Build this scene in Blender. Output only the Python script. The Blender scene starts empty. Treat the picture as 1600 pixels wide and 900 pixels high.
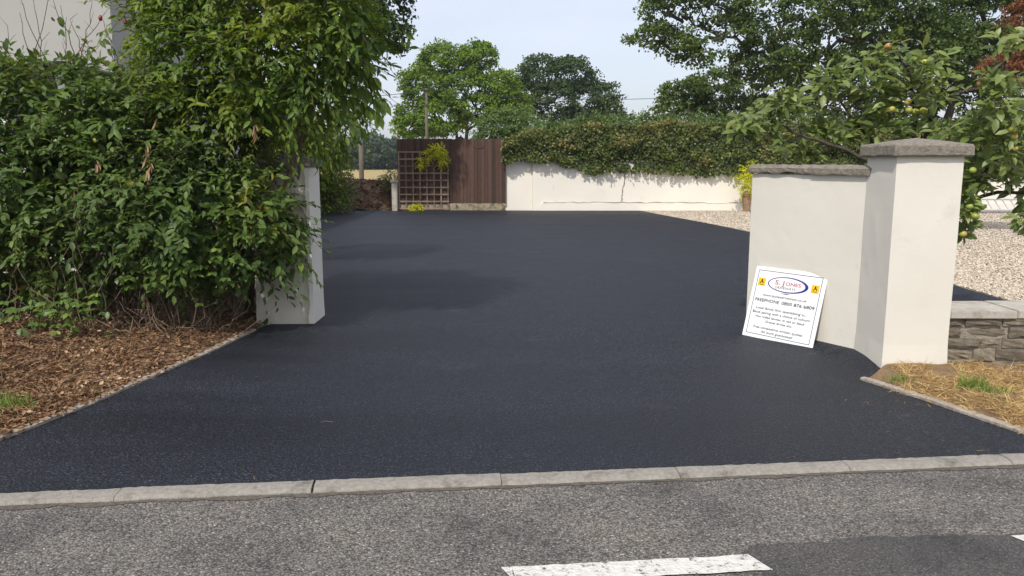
import bpy, bmesh, math, random
import numpy as np
from mathutils import Vector, Matrix, noise as mnoise

random.seed(7)
rng = np.random.default_rng(11)
scene = bpy.context.scene
C = scene.collection

# ------------------------------------------------------------------ camera
F_PX, PITCH, CAM_H = 1250.0, math.radians(9.0), 1.62
cam_d = bpy.data.cameras.new('camera')
cam_d.sensor_width = 36.0
cam_d.lens = 36.0 * F_PX / 1600.0
cam_d.clip_start = 0.05
cam_d.clip_end = 5000
cam = bpy.data.objects.new('camera', cam_d)
cam.location = (0, 0, CAM_H)
cam.rotation_euler = (math.radians(90) - PITCH, 0, 0)
C.objects.link(cam)
scene.camera = cam

# ------------------------------------------------------------------ sky, sun, exposure
SUN_EL, SUN_AZ = math.radians(50), math.radians(203)   # azimuth clockwise from +Y
sun_dir = Vector((math.sin(SUN_AZ) * math.cos(SUN_EL), math.cos(SUN_AZ) * math.cos(SUN_EL), math.sin(SUN_EL)))
world = bpy.data.worlds.new('World')
scene.world = world
world.use_nodes = True
nt = world.node_tree
nt.nodes.clear()
wo = nt.nodes.new('ShaderNodeOutputWorld')
bg = nt.nodes.new('ShaderNodeBackground')
sky = nt.nodes.new('ShaderNodeTexSky')
sky.sky_type = 'NISHITA'
sky.sun_disc = False
sky.sun_elevation = SUN_EL
sky.sun_rotation = SUN_AZ
sky.air_density = 1.0
sky.dust_density = 2.5
sky.ozone_density = 1.0
bg.inputs['Strength'].default_value = 0.115
# thin even veil of high cloud over the whole sky
tc = nt.nodes.new('ShaderNodeTexCoord')
mp = nt.nodes.new('ShaderNodeMapping')
mp.inputs['Scale'].default_value = (1.0, 1.0, 3.2)
nz = nt.nodes.new('ShaderNodeTexNoise')
nz.inputs['Scale'].default_value = 2.2
nz.inputs['Detail'].default_value = 6
nz.inputs['Roughness'].default_value = 0.55
mr = nt.nodes.new('ShaderNodeMapRange')
mr.inputs['From Min'].default_value = 0.35
mr.inputs['From Max'].default_value = 0.72
mr.inputs['To Min'].default_value = 0.50
mr.inputs['To Max'].default_value = 0.88
mix = nt.nodes.new('ShaderNodeMix')
mix.data_type = 'RGBA'
mix.inputs['B'].default_value = (5.2, 5.4, 6.1, 1)
nt.links.new(tc.outputs['Generated'], mp.inputs['Vector'])
nt.links.new(mp.outputs['Vector'], nz.inputs['Vector'])
nt.links.new(nz.outputs['Fac'], mr.inputs['Value'])
nt.links.new(mr.outputs['Result'], mix.inputs['Factor'])
nt.links.new(sky.outputs['Color'], mix.inputs['A'])
nt.links.new(mix.outputs['Result'], bg.inputs['Color'])
nt.links.new(bg.outputs['Background'], wo.inputs['Surface'])

sun_d = bpy.data.lights.new('sun', 'SUN')
sun_d.energy = 2.4
sun_d.angle = math.radians(1.2)
sun_d.color = (1.0, 0.95, 0.87)
sun = bpy.data.objects.new('sun', sun_d)
sun.rotation_euler = (-sun_dir).to_track_quat('-Z', 'Y').to_euler()
C.objects.link(sun)
vs = scene.view_settings
vs.view_transform = 'Standard'
vs.look = 'None'
vs.exposure = 0.6
vs.gamma = 1.0
vs.use_curve_mapping = False
scene.cycles.max_bounces = 6
scene.cycles.diffuse_bounces = 3
scene.cycles.glossy_bounces = 2
scene.cycles.transmission_bounces = 3

# ------------------------------------------------------------------ projection helper (measuring the place)
SP, CP = math.sin(PITCH), math.cos(PITCH)
def W(px, py, Y):
    xc, yc = (px - 800) / F_PX, (450 - py) / F_PX
    fw, up = CP + yc * SP, yc * CP - SP
    t = Y / fw
    return Vector((xc * t, Y, CAM_H + up * t))
def project(P):
    P = np.asarray(P, float)
    x, y, z = P[:, 0], P[:, 1], P[:, 2] - CAM_H
    d = y * CP - z * SP
    u = y * SP + z * CP
    return 800 + F_PX * x / d, 450 - F_PX * u / d, d

# ------------------------------------------------------------------ materials
def nodes(name):
    m = bpy.data.materials.new(name)
    m.use_nodes = True
    n = m.node_tree
    n.nodes.clear()
    out = n.nodes.new('ShaderNodeOutputMaterial')
    b = n.nodes.new('ShaderNodeBsdfPrincipled')
    n.links.new(b.outputs[0], out.inputs['Surface'])
    return m, n, b, out
def tex(n, kind, scale, vec=None, **kw):
    t = n.nodes.new(kind)
    t.inputs['Scale'].default_value = scale
    for k, v in kw.items():
        if k in t.inputs:
            t.inputs[k].default_value = v
        else:
            setattr(t, k, v)
    if vec is not None:
        n.links.new(vec, t.inputs['Vector'])
    return t
def coord(n, scale=None):
    g = n.nodes.new('ShaderNodeNewGeometry')
    v = g.outputs['Position']
    if scale:
        m = n.nodes.new('ShaderNodeMapping')
        m.inputs['Scale'].default_value = scale
        n.links.new(v, m.inputs['Vector'])
        v = m.outputs['Vector']
    return v
def ramp(n, fac, stops):
    r = n.nodes.new('ShaderNodeValToRGB')
    e = r.color_ramp.elements
    while len(e) < len(stops):
        e.new(0.5)
    for el, (p, c) in zip(e, stops):
        el.position = p
        el.color = (c[0], c[1], c[2], 1)
    n.links.new(fac, r.inputs['Fac'])
    return r.outputs['Color']
def mixc(n, fac, a, b, mode='MIX'):
    m = n.nodes.new('ShaderNodeMix')
    m.data_type = 'RGBA'
    m.blend_type = mode
    for sock, v in (('Factor', fac), ('A', a), ('B', b)):
        s = m.inputs[sock]
        if hasattr(v, 'default_value') or hasattr(v, 'links'):
            n.links.new(v, s)
        elif isinstance(v, (int, float)):
            s.default_value = v if sock == 'Factor' else (v, v, v, 1)
        else:
            s.default_value = (v[0], v[1], v[2], 1)
    return m.outputs['Result']
def bump(n, b, h, strength, dist):
    k = n.nodes.new('ShaderNodeBump')
    k.inputs['Strength'].default_value = strength
    k.inputs['Distance'].default_value = dist
    n.links.new(h, k.inputs['Height'])
    n.links.new(k.outputs['Normal'], b.inputs['Normal'])
    return k
def m_mottled(name, c1, c2, scale=6, rough=0.8, bscale=80, bstr=0.3, bdist=0.01, c3=None, s3=1.2, t3=(0.55, 0.7)):
    m, n, b, o = nodes(name)
    v = coord(n)
    t = tex(n, 'ShaderNodeTexNoise', scale, v, Detail=6, Roughness=0.65)
    col = ramp(n, t.outputs['Fac'], [(0.3, c1), (0.7, c2)])
    if c3:
        t3n = tex(n, 'ShaderNodeTexNoise', s3, v, Detail=7, Roughness=0.7)
        f = ramp(n, t3n.outputs['Fac'], [(t3[0], (0, 0, 0)), (t3[1], (1, 1, 1))])
        col = mixc(n, f, col, c3)
    n.links.new(col, b.inputs['Base Color'])
    b.inputs['Roughness'].default_value = rough
    tb = tex(n, 'ShaderNodeTexNoise', bscale, v, Detail=4, Roughness=0.7)
    bump(n, b, tb.outputs['Fac'], bstr, bdist)
    return m
def m_plain(name, c, rough=0.6, metal=0.0):
    m, n, b, o = nodes(name)
    b.inputs['Base Color'].default_value = (c[0], c[1], c[2], 1)
    b.inputs['Roughness'].default_value = rough
    b.inputs['Metallic'].default_value = metal
    return m
def m_leaf(name, stops, trans=0.3, rough=0.42, spec=0.4):
    m, n, b, o = nodes(name)
    a = n.nodes.new('ShaderNodeAttribute')
    a.attribute_name = 'lv'
    s = n.nodes.new('ShaderNodeSeparateColor')
    n.links.new(a.outputs['Color'], s.inputs['Color'])
    col = ramp(n, s.outputs['Red'], stops)
    hv = n.nodes.new('ShaderNodeHueSaturation')
    mr_ = n.nodes.new('ShaderNodeMapRange')
    mr_.inputs['To Min'].default_value = 0.72
    mr_.inputs['To Max'].default_value = 1.3
    n.links.new(s.outputs['Green'], mr_.inputs['Value'])
    n.links.new(mr_.outputs['Result'], hv.inputs['Value'])
    n.links.new(col, hv.inputs['Color'])
    n.links.new(hv.outputs['Color'], b.inputs['Base Color'])
    b.inputs['Roughness'].default_value = rough
    b.inputs['Specular IOR Level'].default_value = spec
    tr = n.nodes.new('ShaderNodeBsdfTranslucent')
    br = n.nodes.new('ShaderNodeHueSaturation')
    br.inputs['Hue'].default_value = 0.48
    br.inputs['Saturation'].default_value = 1.1
    br.inputs['Value'].default_value = 1.7
    n.links.new(hv.outputs['Color'], br.inputs['Color'])
    n.links.new(br.outputs['Color'], tr.inputs['Color'])
    ms = n.nodes.new('ShaderNodeMixShader')
    ms.inputs['Fac'].default_value = trans
    n.links.new(b.outputs[0], ms.inputs[1])
    n.links.new(tr.outputs[0], ms.inputs[2])
    n.links.new(ms.outputs[0], o.inputs['Surface'])
    return m

def m_drive():
    m, n, b, o = nodes('fresh_tarmac')
    v = coord(n)
    vo = tex(n, 'ShaderNodeTexVoronoi', 85, v)
    big = tex(n, 'ShaderNodeTexNoise', 0.55, coord(n, (0.35, 2.2, 1)), Detail=6, Roughness=0.62)
    fine = tex(n, 'ShaderNodeTexNoise', 75, v, Detail=5, Roughness=0.8)
    base = ramp(n, fine.outputs['Fac'], [(0.40, (0.002, 0.0025, 0.004)), (0.5, (0.009, 0.011, 0.017)), (0.59, (0.026, 0.030, 0.042)), (0.67, (0.14, 0.148, 0.17))])
    tint = ramp(n, big.outputs['Fac'], [(0.32, (0.6, 0.62, 0.66)), (0.68, (1.45, 1.42, 1.4))])
    col = mixc(n, 1.0, base, tint, 'MULTIPLY')
    # a dusting of pale grit
    g = tex(n, 'ShaderNodeTexVoronoi', 42, v)
    gm = ramp(n, g.outputs['Distance'], [(0.0, (1, 1, 1)), (0.045, (0, 0, 0))])
    gn = tex(n, 'ShaderNodeTexNoise', 9, v, Detail=2)
    gm2 = ramp(n, gn.outputs['Fac'], [(0.56, (0, 0, 0)), (0.66, (1, 1, 1))])
    gg = mixc(n, 1.0, gm, gm2, 'MULTIPLY')
    col = mixc(n, gg, col, (0.22, 0.21, 0.2))
    sc = tex(n, 'ShaderNodeTexNoise', 1.1, v, Detail=8, Roughness=0.75)
    sf = ramp(n, sc.outputs['Fac'], [(0.6, (0, 0, 0)), (0.74, (0.35, 0.35, 0.35))])
    col = mixc(n, sf, col, (0.1, 0.1, 0.105))
    n.links.new(col, b.inputs['Base Color'])
    rr = n.nodes.new('ShaderNodeMapRange')
    rr.inputs['To Min'].default_value = 0.42
    rr.inputs['To Max'].default_value = 0.8
    n.links.new(big.outputs['Fac'], rr.inputs['Value'])
    n.links.new(rr.outputs['Result'], b.inputs['Roughness'])
    b.inputs['Specular IOR Level'].default_value = 0.34
    h = mixc(n, 0.5, vo.outputs['Distance'], fine.outputs['Fac'])
    bump(n, b, h, 0.9, 0.014)
    return m
def m_road(name, dark):
    m, n, b, o = nodes(name)
    v = coord(n)
    vo = tex(n, 'ShaderNodeTexVoronoi', 112 if not dark else 125, v, Randomness=1.0)
    v2 = tex(n, 'ShaderNodeTexVoronoi', 140, v)
    big = tex(n, 'ShaderNodeTexNoise', 1.7, v, Detail=7, Roughness=0.65)
    med = tex(n, 'ShaderNodeTexNoise', 22, v, Detail=5, Roughness=0.7)
    sp = n.nodes.new('ShaderNodeSeparateColor')
    n.links.new(vo.outputs['Color'], sp.inputs['Color'])
    if dark:
        chips = ramp(n, sp.outputs['Red'], [(0.0, (0.06, 0.057, 0.055)), (0.8, (0.1, 0.095, 0.09)), (1.0, (0.16, 0.15, 0.14))])
    else:
        chips = ramp(n, sp.outputs['Red'], [(0.0, (0.075, 0.071, 0.066)), (0.35, (0.165, 0.154, 0.14)), (0.8, (0.25, 0.23, 0.207)), (0.96, (0.30, 0.275, 0.245)), (1.0, (0.5, 0.46, 0.41))])
    gap = ramp(n, vo.outputs['Distance'], [(0.35, (1, 1, 1)), (0.75, (0.42, 0.41, 0.4))])
    col = mixc(n, 1.0, chips, gap, 'MULTIPLY')
    w = ramp(n, big.outputs['Fac'], [(0.34, (0.58, 0.57, 0.57)), (0.5, (0.95, 0.94, 0.93)), (0.66, (1.14, 1.1, 1.04))])
    col = mixc(n, 1.0, col, w, 'MULTIPLY')
    d = ramp(n, med.outputs['Fac'], [(0.28, (0.5, 0.5, 0.52)), (0.45, (1, 1, 1))])
    col = mixc(n, 1.0, col, d, 'MULTIPLY')
    n.links.new(col, b.inputs['Base Color'])
    b.inputs['Roughness'].default_value = 0.85
    hb = mixc(n, 0.35, vo.outputs['Distance'], v2.outputs['Distance'])
    inv = n.nodes.new('ShaderNodeInvert')
    n.links.new(hb, inv.inputs['Color'])
    bump(n, b, inv.outputs['Color'], 0.8 if not dark else 0.5, 0.012)
    return m
def m_paint():
    m, n, b, o = nodes('worn_road_paint')
    v = coord(n)
    t = tex(n, 'ShaderNodeTexNoise', 34, v, Detail=5, Roughness=0.7)
    col = ramp(n, t.outputs['Fac'], [(0.36, (0.08, 0.078, 0.075)), (0.42, (0.5, 0.48, 0.44)), (0.6, (0.62, 0.6, 0.55))])
    n.links.new(col, b.inputs['Base Color'])
    b.inputs['Roughness'].default_value = 0.75
    vo = tex(n, 'ShaderNodeTexVoronoi', 62, v)
    bump(n, b, vo.outputs['Distance'], 0.5, 0.008)
    return m
def m_render(name, c, dirt, amount=0.6, streak=False):
    m, n, b, o = nodes(name)
    v = coord(n)
    t = tex(n, 'ShaderNodeTexNoise', 2.4, coord(n, (1, 1, 0.45)) if streak else v, Detail=8, Roughness=0.68)
    f = ramp(n, t.outputs['Fac'], [(amount, (0, 0, 0)), (amount + 0.22, (1, 1, 1))])
    t2 = tex(n, 'ShaderNodeTexNoise', 0.9, v, Detail=4)
    base = ramp(n, t2.outputs['Fac'], [(0.3, tuple(x * 0.93 for x in c)), (0.7, c)])
    col = mixc(n, f, base, dirt)
    t3 = tex(n, 'ShaderNodeTexVoronoi', 7, v)
    sp = ramp(n, t3.outputs['Distance'], [(0.0, dirt), (0.035, (1, 1, 1))])
    col = mixc(n, 0.35, col, mixc(n, 1.0, col, sp, 'MULTIPLY'))
    n.links.new(col, b.inputs['Base Color'])
    b.inputs['Roughness'].default_value = 0.85
    b.inputs['Specular IOR Level'].default_value = 0.25
    tb = tex(n, 'ShaderNodeTexNoise', 90, v, Detail=5, Roughness=0.7)
    tl = tex(n, 'ShaderNodeTexNoise', 5, v, Detail=3)
    bump(n, b, mixc(n, 0.6, tb.outputs['Fac'], tl.outputs['Fac']), 0.28, 0.02)
    return m
def m_wood(name, c1, c2, along=(9, 9, 0.7), rough=0.85):
    m, n, b, o = nodes(name)
    oi = n.nodes.new('ShaderNodeObjectInfo')
    t = tex(n, 'ShaderNodeTexNoise', 9, coord(n, along), Detail=7, Roughness=0.7)
    col = ramp(n, t.outputs['Fac'], [(0.3, c1), (0.7, c2)])
    hv = n.nodes.new('ShaderNodeHueSaturation')
    r = n.nodes.new('ShaderNodeMapRange')
    r.inputs['To Min'].default_value = 0.6
    r.inputs['To Max'].default_value = 1.3
    n.links.new(oi.outputs['Random'], r.inputs['Value'])
    n.links.new(r.outputs['Result'], hv.inputs['Value'])
    n.links.new(col, hv.inputs['Color'])
    n.links.new(hv.outputs['Color'], b.inputs['Base Color'])
    b.inputs['Roughness'].default_value = rough
    bump(n, b, t.outputs['Fac'], 0.4, 0.01)
    return m
def m_stone(name, c1, c2, c3):
    m, n, b, o = nodes(name)
    v = coord(n)
    oi = n.nodes.new('ShaderNodeObjectInfo')
    t = tex(n, 'ShaderNodeTexNoise', 14, v, Detail=8, Roughness=0.75)
    col = ramp(n, t.outputs['Fac'], [(0.3, c1), (0.6, c2), (0.78, c3)])
    hv = n.nodes.new('ShaderNodeHueSaturation')
    r = n.nodes.new('ShaderNodeMapRange')
    r.inputs['To Min'].default_value = 0.7
    r.inputs['To Max'].default_value = 1.25
    n.links.new(oi.outputs['Random'], r.inputs['Value'])
    n.links.new(r.outputs['Result'], hv.inputs['Value'])
    n.links.new(col, hv.inputs['Color'])
    n.links.new(hv.outputs['Color'], b.inputs['Base Color'])
    b.inputs['Roughness'].default_value = 0.9
    tb = tex(n, 'ShaderNodeTexNoise', 45, v, Detail=6, Roughness=0.75)
    bump(n, b, tb.outputs['Fac'], 0.7, 0.02)
    return m

M = {}
M['drive'] = m_drive()
M['road'] = m_road('worn_road_asphalt', False)
M['patch'] = m_road('newer_road_asphalt', True)
M['paint'] = m_paint()
M['kerb'] = m_mottled('kerb_concrete', (0.26, 0.236, 0.2), (0.4, 0.37, 0.325), 38, 0.9, 140, 0.9, 0.014, c3=(0.12, 0.107, 0.09), s3=7, t3=(0.53, 0.74))
M['edging'] = m_mottled('edging_concrete', (0.24, 0.2, 0.155), (0.4, 0.35, 0.29), 14, 0.9, 90, 0.6, 0.012, c3=(0.14, 0.1, 0.07), s3=6)
M['grit'] = m_mottled('channel_grit', (0.075, 0.062, 0.05), (0.17, 0.145, 0.115), 30, 0.95, 80, 0.9, 0.02)
M['soil'] = m_mottled('verge_soil', (0.085, 0.05, 0.03), (0.2, 0.125, 0.07), 9, 0.95, 40, 0.9, 0.03, c3=(0.26, 0.18, 0.1), s3=4)
M['soil_dry'] = m_mottled('dry_turf_soil', (0.15, 0.09, 0.05), (0.3, 0.2, 0.1), 8, 0.95, 45, 0.9, 0.03, c3=(0.32, 0.25, 0.13), s3=3)
M['ground'] = m_mottled('open_ground', (0.09, 0.1, 0.04), (0.17, 0.15, 0.07), 0.4, 0.95, 3, 0.4, 0.05)
M['field'] = m_mottled('stubble_field', (0.27, 0.2, 0.075), (0.38, 0.29, 0.115), 0.25, 0.95, 8, 0.5, 0.05, c3=(0.25, 0.24, 0.09), s3=0.06)
M['gravel'] = m_mottled('gravel_bed', (0.3, 0.255, 0.19), (0.52, 0.46, 0.37), 45, 0.95, 60, 1.0, 0.02)
M['pebble'] = m_leaf('gravel_pebbles', [(0.0, (0.28, 0.23, 0.165)), (0.3, (0.46, 0.39, 0.3)), (0.8, (0.62, 0.55, 0.45)), (1.0, (0.42, 0.3, 0.2))], 0.0, 0.8, 0.2)
M['cream'] = m_render('cream_masonry_paint', (0.71, 0.675, 0.595), (0.56, 0.515, 0.43), 0.61)
M['cream_dirty'] = m_render('weathered_cream_paint', (0.58, 0.54, 0.455), (0.27, 0.215, 0.13), 0.45, True)
M['white_wall'] = m_render('sunlit_wall_paint', (0.80, 0.755, 0.67), (0.5, 0.46, 0.38), 0.62, True)
M['house'] = m_render('house_pebbledash', (0.40, 0.39, 0.365), (0.32, 0.31, 0.29), 0.6, True)
M['cap'] = m_mottled('weathered_cast_stone', (0.17, 0.148, 0.12), (0.31, 0.275, 0.225), 30, 0.95, 70, 0.8, 0.02, c3=(0.10, 0.09, 0.07), s3=7, t3=(0.55, 0.72))
M['coping'] = m_mottled('grey_coping_slab', (0.36, 0.33, 0.28), (0.5, 0.46, 0.4), 7, 0.9, 80, 0.5, 0.012, c3=(0.24, 0.21, 0.16), s3=5)
M['stone'] = m_stone('old_walling_stone', (0.11, 0.09, 0.065), (0.23, 0.195, 0.145), (0.4, 0.36, 0.29))
M['mortar'] = m_mottled('lime_mortar', (0.24, 0.21, 0.165), (0.38, 0.34, 0.28), 22, 0.95, 60, 0.9, 0.02)
M['fence'] = m_wood('brown_stained_board', (0.035, 0.018, 0.013), (0.12, 0.066, 0.046), (22, 22, .9))
M['slat'] = m_wood('weathered_lath', (0.17, 0.115, 0.08), (0.28, 0.2, 0.145), (6, 6, 6))
M['post'] = m_wood('old_timber_post', (0.1, 0.085, 0.06), (0.2, 0.17, 0.125), (9, 9, 0.6))
M['mossy'] = m_mottled('mossy_concrete', (0.2, 0.165, 0.09), (0.42, 0.37, 0.27), 7, 0.95, 40, 0.8, 0.02, c3=(0.09, 0.065, 0.035), s3=5, t3=(0.5, 0.62))
M['bark'] = m_wood('bark', (0.03, 0.024, 0.018), (0.075, 0.06, 0.045), (7, 7, 1.2))
M['twig'] = m_wood('dry_twig', (0.09, 0.06, 0.04), (0.2, 0.14, 0.095), (9, 9, 9))
M['stemgreen'] = m_wood('green_brown_stem', (0.08, 0.075, 0.035), (0.16, 0.13, 0.065), (9, 9, 9))
M['signwhite'] = m_plain('sign_white', (0.86, 0.87, 0.88), 0.35)
M['ink'] = m_plain('sign_black_ink', (0.02, 0.02, 0.025), 0.5)
M['navy'] = m_plain('sign_navy', (0.025, 0.03, 0.22), 0.4)
M['crimson'] = m_plain('sign_red', (0.42, 0.025, 0.06), 0.4)
M['yellow'] = m_plain('sign_yellow', (0.85, 0.5, 0.01), 0.4)
M['crack'] = m_plain('crack_shadow_gap', (0.13, 0.11, 0.085), 0.95)
M['terracotta'] = m_mottled('terracotta', (0.22, 0.13, 0.07), (0.36, 0.24, 0.14), 9, 0.85, 60, 0.3, 0.01)
M['alu'] = m_mottled('weathered_aluminium', (0.42, 0.42, 0.42), (0.6, 0.6, 0.6), 12, 0.45, 60, 0.1, 0.005)
M['fascia'] = m_plain('black_gutter_plastic', (0.012, 0.012, 0.013), 0.35)
M['upvc'] = m_plain('white_frame', (0.78, 0.78, 0.77), 0.4)
M['glass'] = m_plain('dark_window_glass', (0.012, 0.014, 0.016), 0.06)
M['tile'] = m_mottled('roof_tile', (0.10, 0.06, 0.045), (0.17, 0.10, 0.075), 6, 0.9, 30, 0.4, 0.02)
M['wire'] = m_plain('cable_black', (0.02, 0.02, 0.02), 0.6)
M['shrub'] = m_leaf('shrub_leaf', [(0.0, (0.04, 0.072, 0.016)), (0.45, (0.07, 0.118, 0.025)), (0.85, (0.105, 0.16, 0.034)), (0.96, (0.16, 0.215, 0.04)), (1.0, (0.3, 0.2, 0.05))], 0.3, 0.48, 0.28)
M['cherry'] = m_leaf('cherry_leaf', [(0.0, (0.05, 0.098, 0.016)), (0.5, (0.105, 0.168, 0.024)), (0.88, (0.18, 0.235, 0.034)), (0.985, (0.22, 0.24, 0.045)), (1.0, (0.4, 0.15, 0.05))], 0.36, 0.48, 0.28)
M['bramble'] = m_leaf('bramble_leaf', [(0.0, (0.06, 0.11, 0.022)), (0.7, (0.105, 0.17, 0.034)), (1.0, (0.19, 0.25, 0.05))], 0.3, 0.42)
M['apple_leaf'] = m_leaf('apple_leaf', [(0.0, (0.085, 0.135, 0.032)), (0.5, (0.16, 0.215, 0.055)), (0.9, (0.23, 0.28, 0.085)), (1.0, (0.34, 0.32, 0.1))], 0.38, 0.42, 0.45)
M['hedge'] = m_leaf('hedge_leaf', [(0.0, (0.05, 0.075, 0.018)), (0.5, (0.1, 0.135, 0.03)), (0.8, (0.14, 0.17, 0.038)), (0.94, (0.18, 0.17, 0.05)), (1.0, (0.22, 0.15, 0.06))], 0.25, 0.5)
M['hedge_brown'] = m_leaf('browned_hedge_leaf', [(0.0, (0.09, 0.115, 0.03)), (0.45, (0.165, 0.17, 0.045)), (0.85, (0.22, 0.18, 0.06)), (1.0, (0.25, 0.16, 0.07))], 0.25, 0.55)
M['privet'] = m_leaf('privet_leaf', [(0.0, (0.055, 0.1, 0.025)), (0.6, (0.1, 0.17, 0.04)), (1.0, (0.18, 0.21, 0.06))], 0.3, 0.5)
M['oak'] = m_leaf('oak_leaf', [(0.0, (0.045, 0.075, 0.02)), (0.6, (0.08, 0.125, 0.026)), (1.0, (0.125, 0.175, 0.036))], 0.25, 0.6, 0.2)
M['oak_dark'] = m_leaf('dark_oak_leaf', [(0.0, (0.032, 0.055, 0.018)), (0.6, (0.05, 0.085, 0.024)), (1.0, (0.082, 0.122, 0.034))], 0.22, 0.6, 0.2)
M['bright_tree'] = m_leaf('bright_oak_leaf', [(0.0, (0.06, 0.12, 0.014)), (0.6, (0.12, 0.2, 0.022)), (1.0, (0.18, 0.26, 0.035))], 0.3, 0.6, 0.15)
M['far_tree'] = m_leaf('far_tree_leaf', [(0.0, (0.03, 0.055, 0.025)), (1.0, (0.07, 0.1, 0.045))], 0.2, 0.6)
M['copper'] = m_leaf('copper_beech_leaf', [(0.0, (0.03, 0.016, 0.018)), (1.0, (0.06, 0.032, 0.034))], 0.2, 0.6)
M['conifer_brown'] = m_leaf('browned_conifer', [(0.0, (0.12, 0.045, 0.018)), (1.0, (0.26, 0.11, 0.045))], 0.2, 0.7)
M['lime'] = m_leaf('yellow_green_leaf', [(0.0, (0.32, 0.38, 0.02)), (0.6, (0.52, 0.56, 0.035)), (1.0, (0.62, 0.58, 0.06))], 0.45, 0.5, 0.2)
M['litter'] = m_leaf('dead_leaf', [(0.0, (0.06, 0.034, 0.02)), (0.35, (0.14, 0.08, 0.045)), (0.65, (0.25, 0.145, 0.08)), (0.88, (0.37, 0.235, 0.135)), (1.0, (0.5, 0.4, 0.27))], 0.15, 0.8, 0.2)
M['straw'] = m_leaf('dry_grass_blade', [(0.0, (0.16, 0.09, 0.045)), (0.5, (0.33, 0.21, 0.1)), (1.0, (0.5, 0.37, 0.19))], 0.2, 0.7, 0.2)
M['straw_pale'] = m_leaf('bleached_grass_blade', [(0.0, (0.28, 0.17, 0.07)), (0.5, (0.46, 0.33, 0.14)), (1.0, (0.6, 0.48, 0.25))], 0.25, 0.7, 0.2)
M['grass'] = m_leaf('green_grass_blade', [(0.0, (0.08, 0.15, 0.025)), (0.7, (0.15, 0.24, 0.04)), (1.0, (0.3, 0.3, 0.08))], 0.3, 0.5)
M['hip'] = m_plain('rose_bud_red', (0.25, 0.02, 0.03), 0.4)
def m_apple():
    m, n, b, o = nodes('apple_skin')
    oi = n.nodes.new('ShaderNodeObjectInfo')
    t = tex(n, 'ShaderNodeTexNoise', 14, coord(n), Detail=3)
    ad = n.nodes.new('ShaderNodeMath')
    ad.operation = 'MULTIPLY_ADD'
    ad.inputs[1].default_value = 0.5
    n.links.new(oi.outputs['Random'], ad.inputs[0])
    n.links.new(t.outputs['Fac'], ad.inputs[2])
    col = ramp(n, ad.outputs[0], [(0.45, (0.18, 0.26, 0.04)), (0.85, (0.36, 0.36, 0.06)), (1.0, (0.42, 0.24, 0.07))])
    n.links.new(col, b.inputs['Base Color'])
    b.inputs['Roughness'].default_value = 0.35
    return m
M['apple'] = m_apple()

# ------------------------------------------------------------------ object helpers
def tag(o, label=None, cat=None, group=None, kind=None):
    if label: o['label'] = label
    if cat: o['category'] = cat
    if group: o['group'] = group
    if kind: o['kind'] = kind
    return o
def empty(name, loc, label, cat, group=None):
    o = bpy.data.objects.new(name, None)
    o.empty_display_size = 0.2
    o.location = loc
    C.objects.link(o)
    return tag(o, label, cat, group)
def link(name, me, mat, parent=None, kind=None, loc=None):
    """A mesh in world coordinates; under a parent it is shifted back by the parent's location."""
    o = bpy.data.objects.new(name, me)
    if mat is not None and len(me.materials) == 0:
        me.materials.append(mat)
    C.objects.link(o)
    base = Vector(loc) if loc is not None else Vector((0, 0, 0))
    if parent is not None:
        o.parent = parent
        p = parent
        while p is not None:
            base = base - p.location
            p = p.parent
    o.location = base
    if kind: o['kind'] = kind
    return o
def mesh_from(name, V, Fs, smooth=False):
    me = bpy.data.meshes.new(name)
    me.from_pydata([tuple(v) for v in V], [], Fs)
    if smooth:
        me.polygons.foreach_set('use_smooth', [True] * len(me.polygons))
    me.update()
    return me
def bm_mesh(name, bm, smooth=False):
    me = bpy.data.meshes.new(name)
    bm.normal_update()
    bm.to_mesh(me)
    bm.free()
    if smooth:
        me.polygons.foreach_set('use_smooth', [True] * len(me.polygons))
    return me
def box_mesh(name, x0, x1, y0, y1, z0, z1, bev=0.0, jit=0.0, segs=2, sub=0):
    bm = bmesh.new()
    bmesh.ops.create_cube(bm, size=1.0)
    for v in bm.verts:
        v.co = Vector(((x0 + x1) / 2 + v.co.x * (x1 - x0), (y0 + y1) / 2 + v.co.y * (y1 - y0), (z0 + z1) / 2 + v.co.z * (z1 - z0)))
    if sub:
        bmesh.ops.subdivide_edges(bm, edges=bm.edges[:], cuts=sub, use_grid_fill=True)
    if jit:
        for v in bm.verts:
            v.co += Vector((random.uniform(-jit, jit), random.uniform(-jit, jit), random.uniform(-jit, jit)))
    if bev:
        bmesh.ops.bevel(bm, geom=bm.edges[:], offset=bev, segments=segs, affect='EDGES', clamp_overlap=True)
    return bm_mesh(name, bm, False)
def prism_mesh(name, pts, z0, z1, bev=0.0, zfun=None):
    bm = bmesh.new()
    a = [bm.verts.new((p[0], p[1], z0)) for p in pts]
    b = [bm.verts.new((p[0], p[1], z1)) for p in pts]
    bm.faces.new(list(reversed(a)))
    bm.faces.new(b)
    n_ = len(pts)
    for i in range(n_):
        bm.faces.new((a[i], a[(i + 1) % n_], b[(i + 1) % n_], b[i]))
    bmesh.ops.recalc_face_normals(bm, faces=bm.faces[:])
    if bev:
        bmesh.ops.bevel(bm, geom=bm.edges[:], offset=bev, segments=2, affect='EDGES', clamp_overlap=True)
    return bm_mesh(name, bm)
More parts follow.
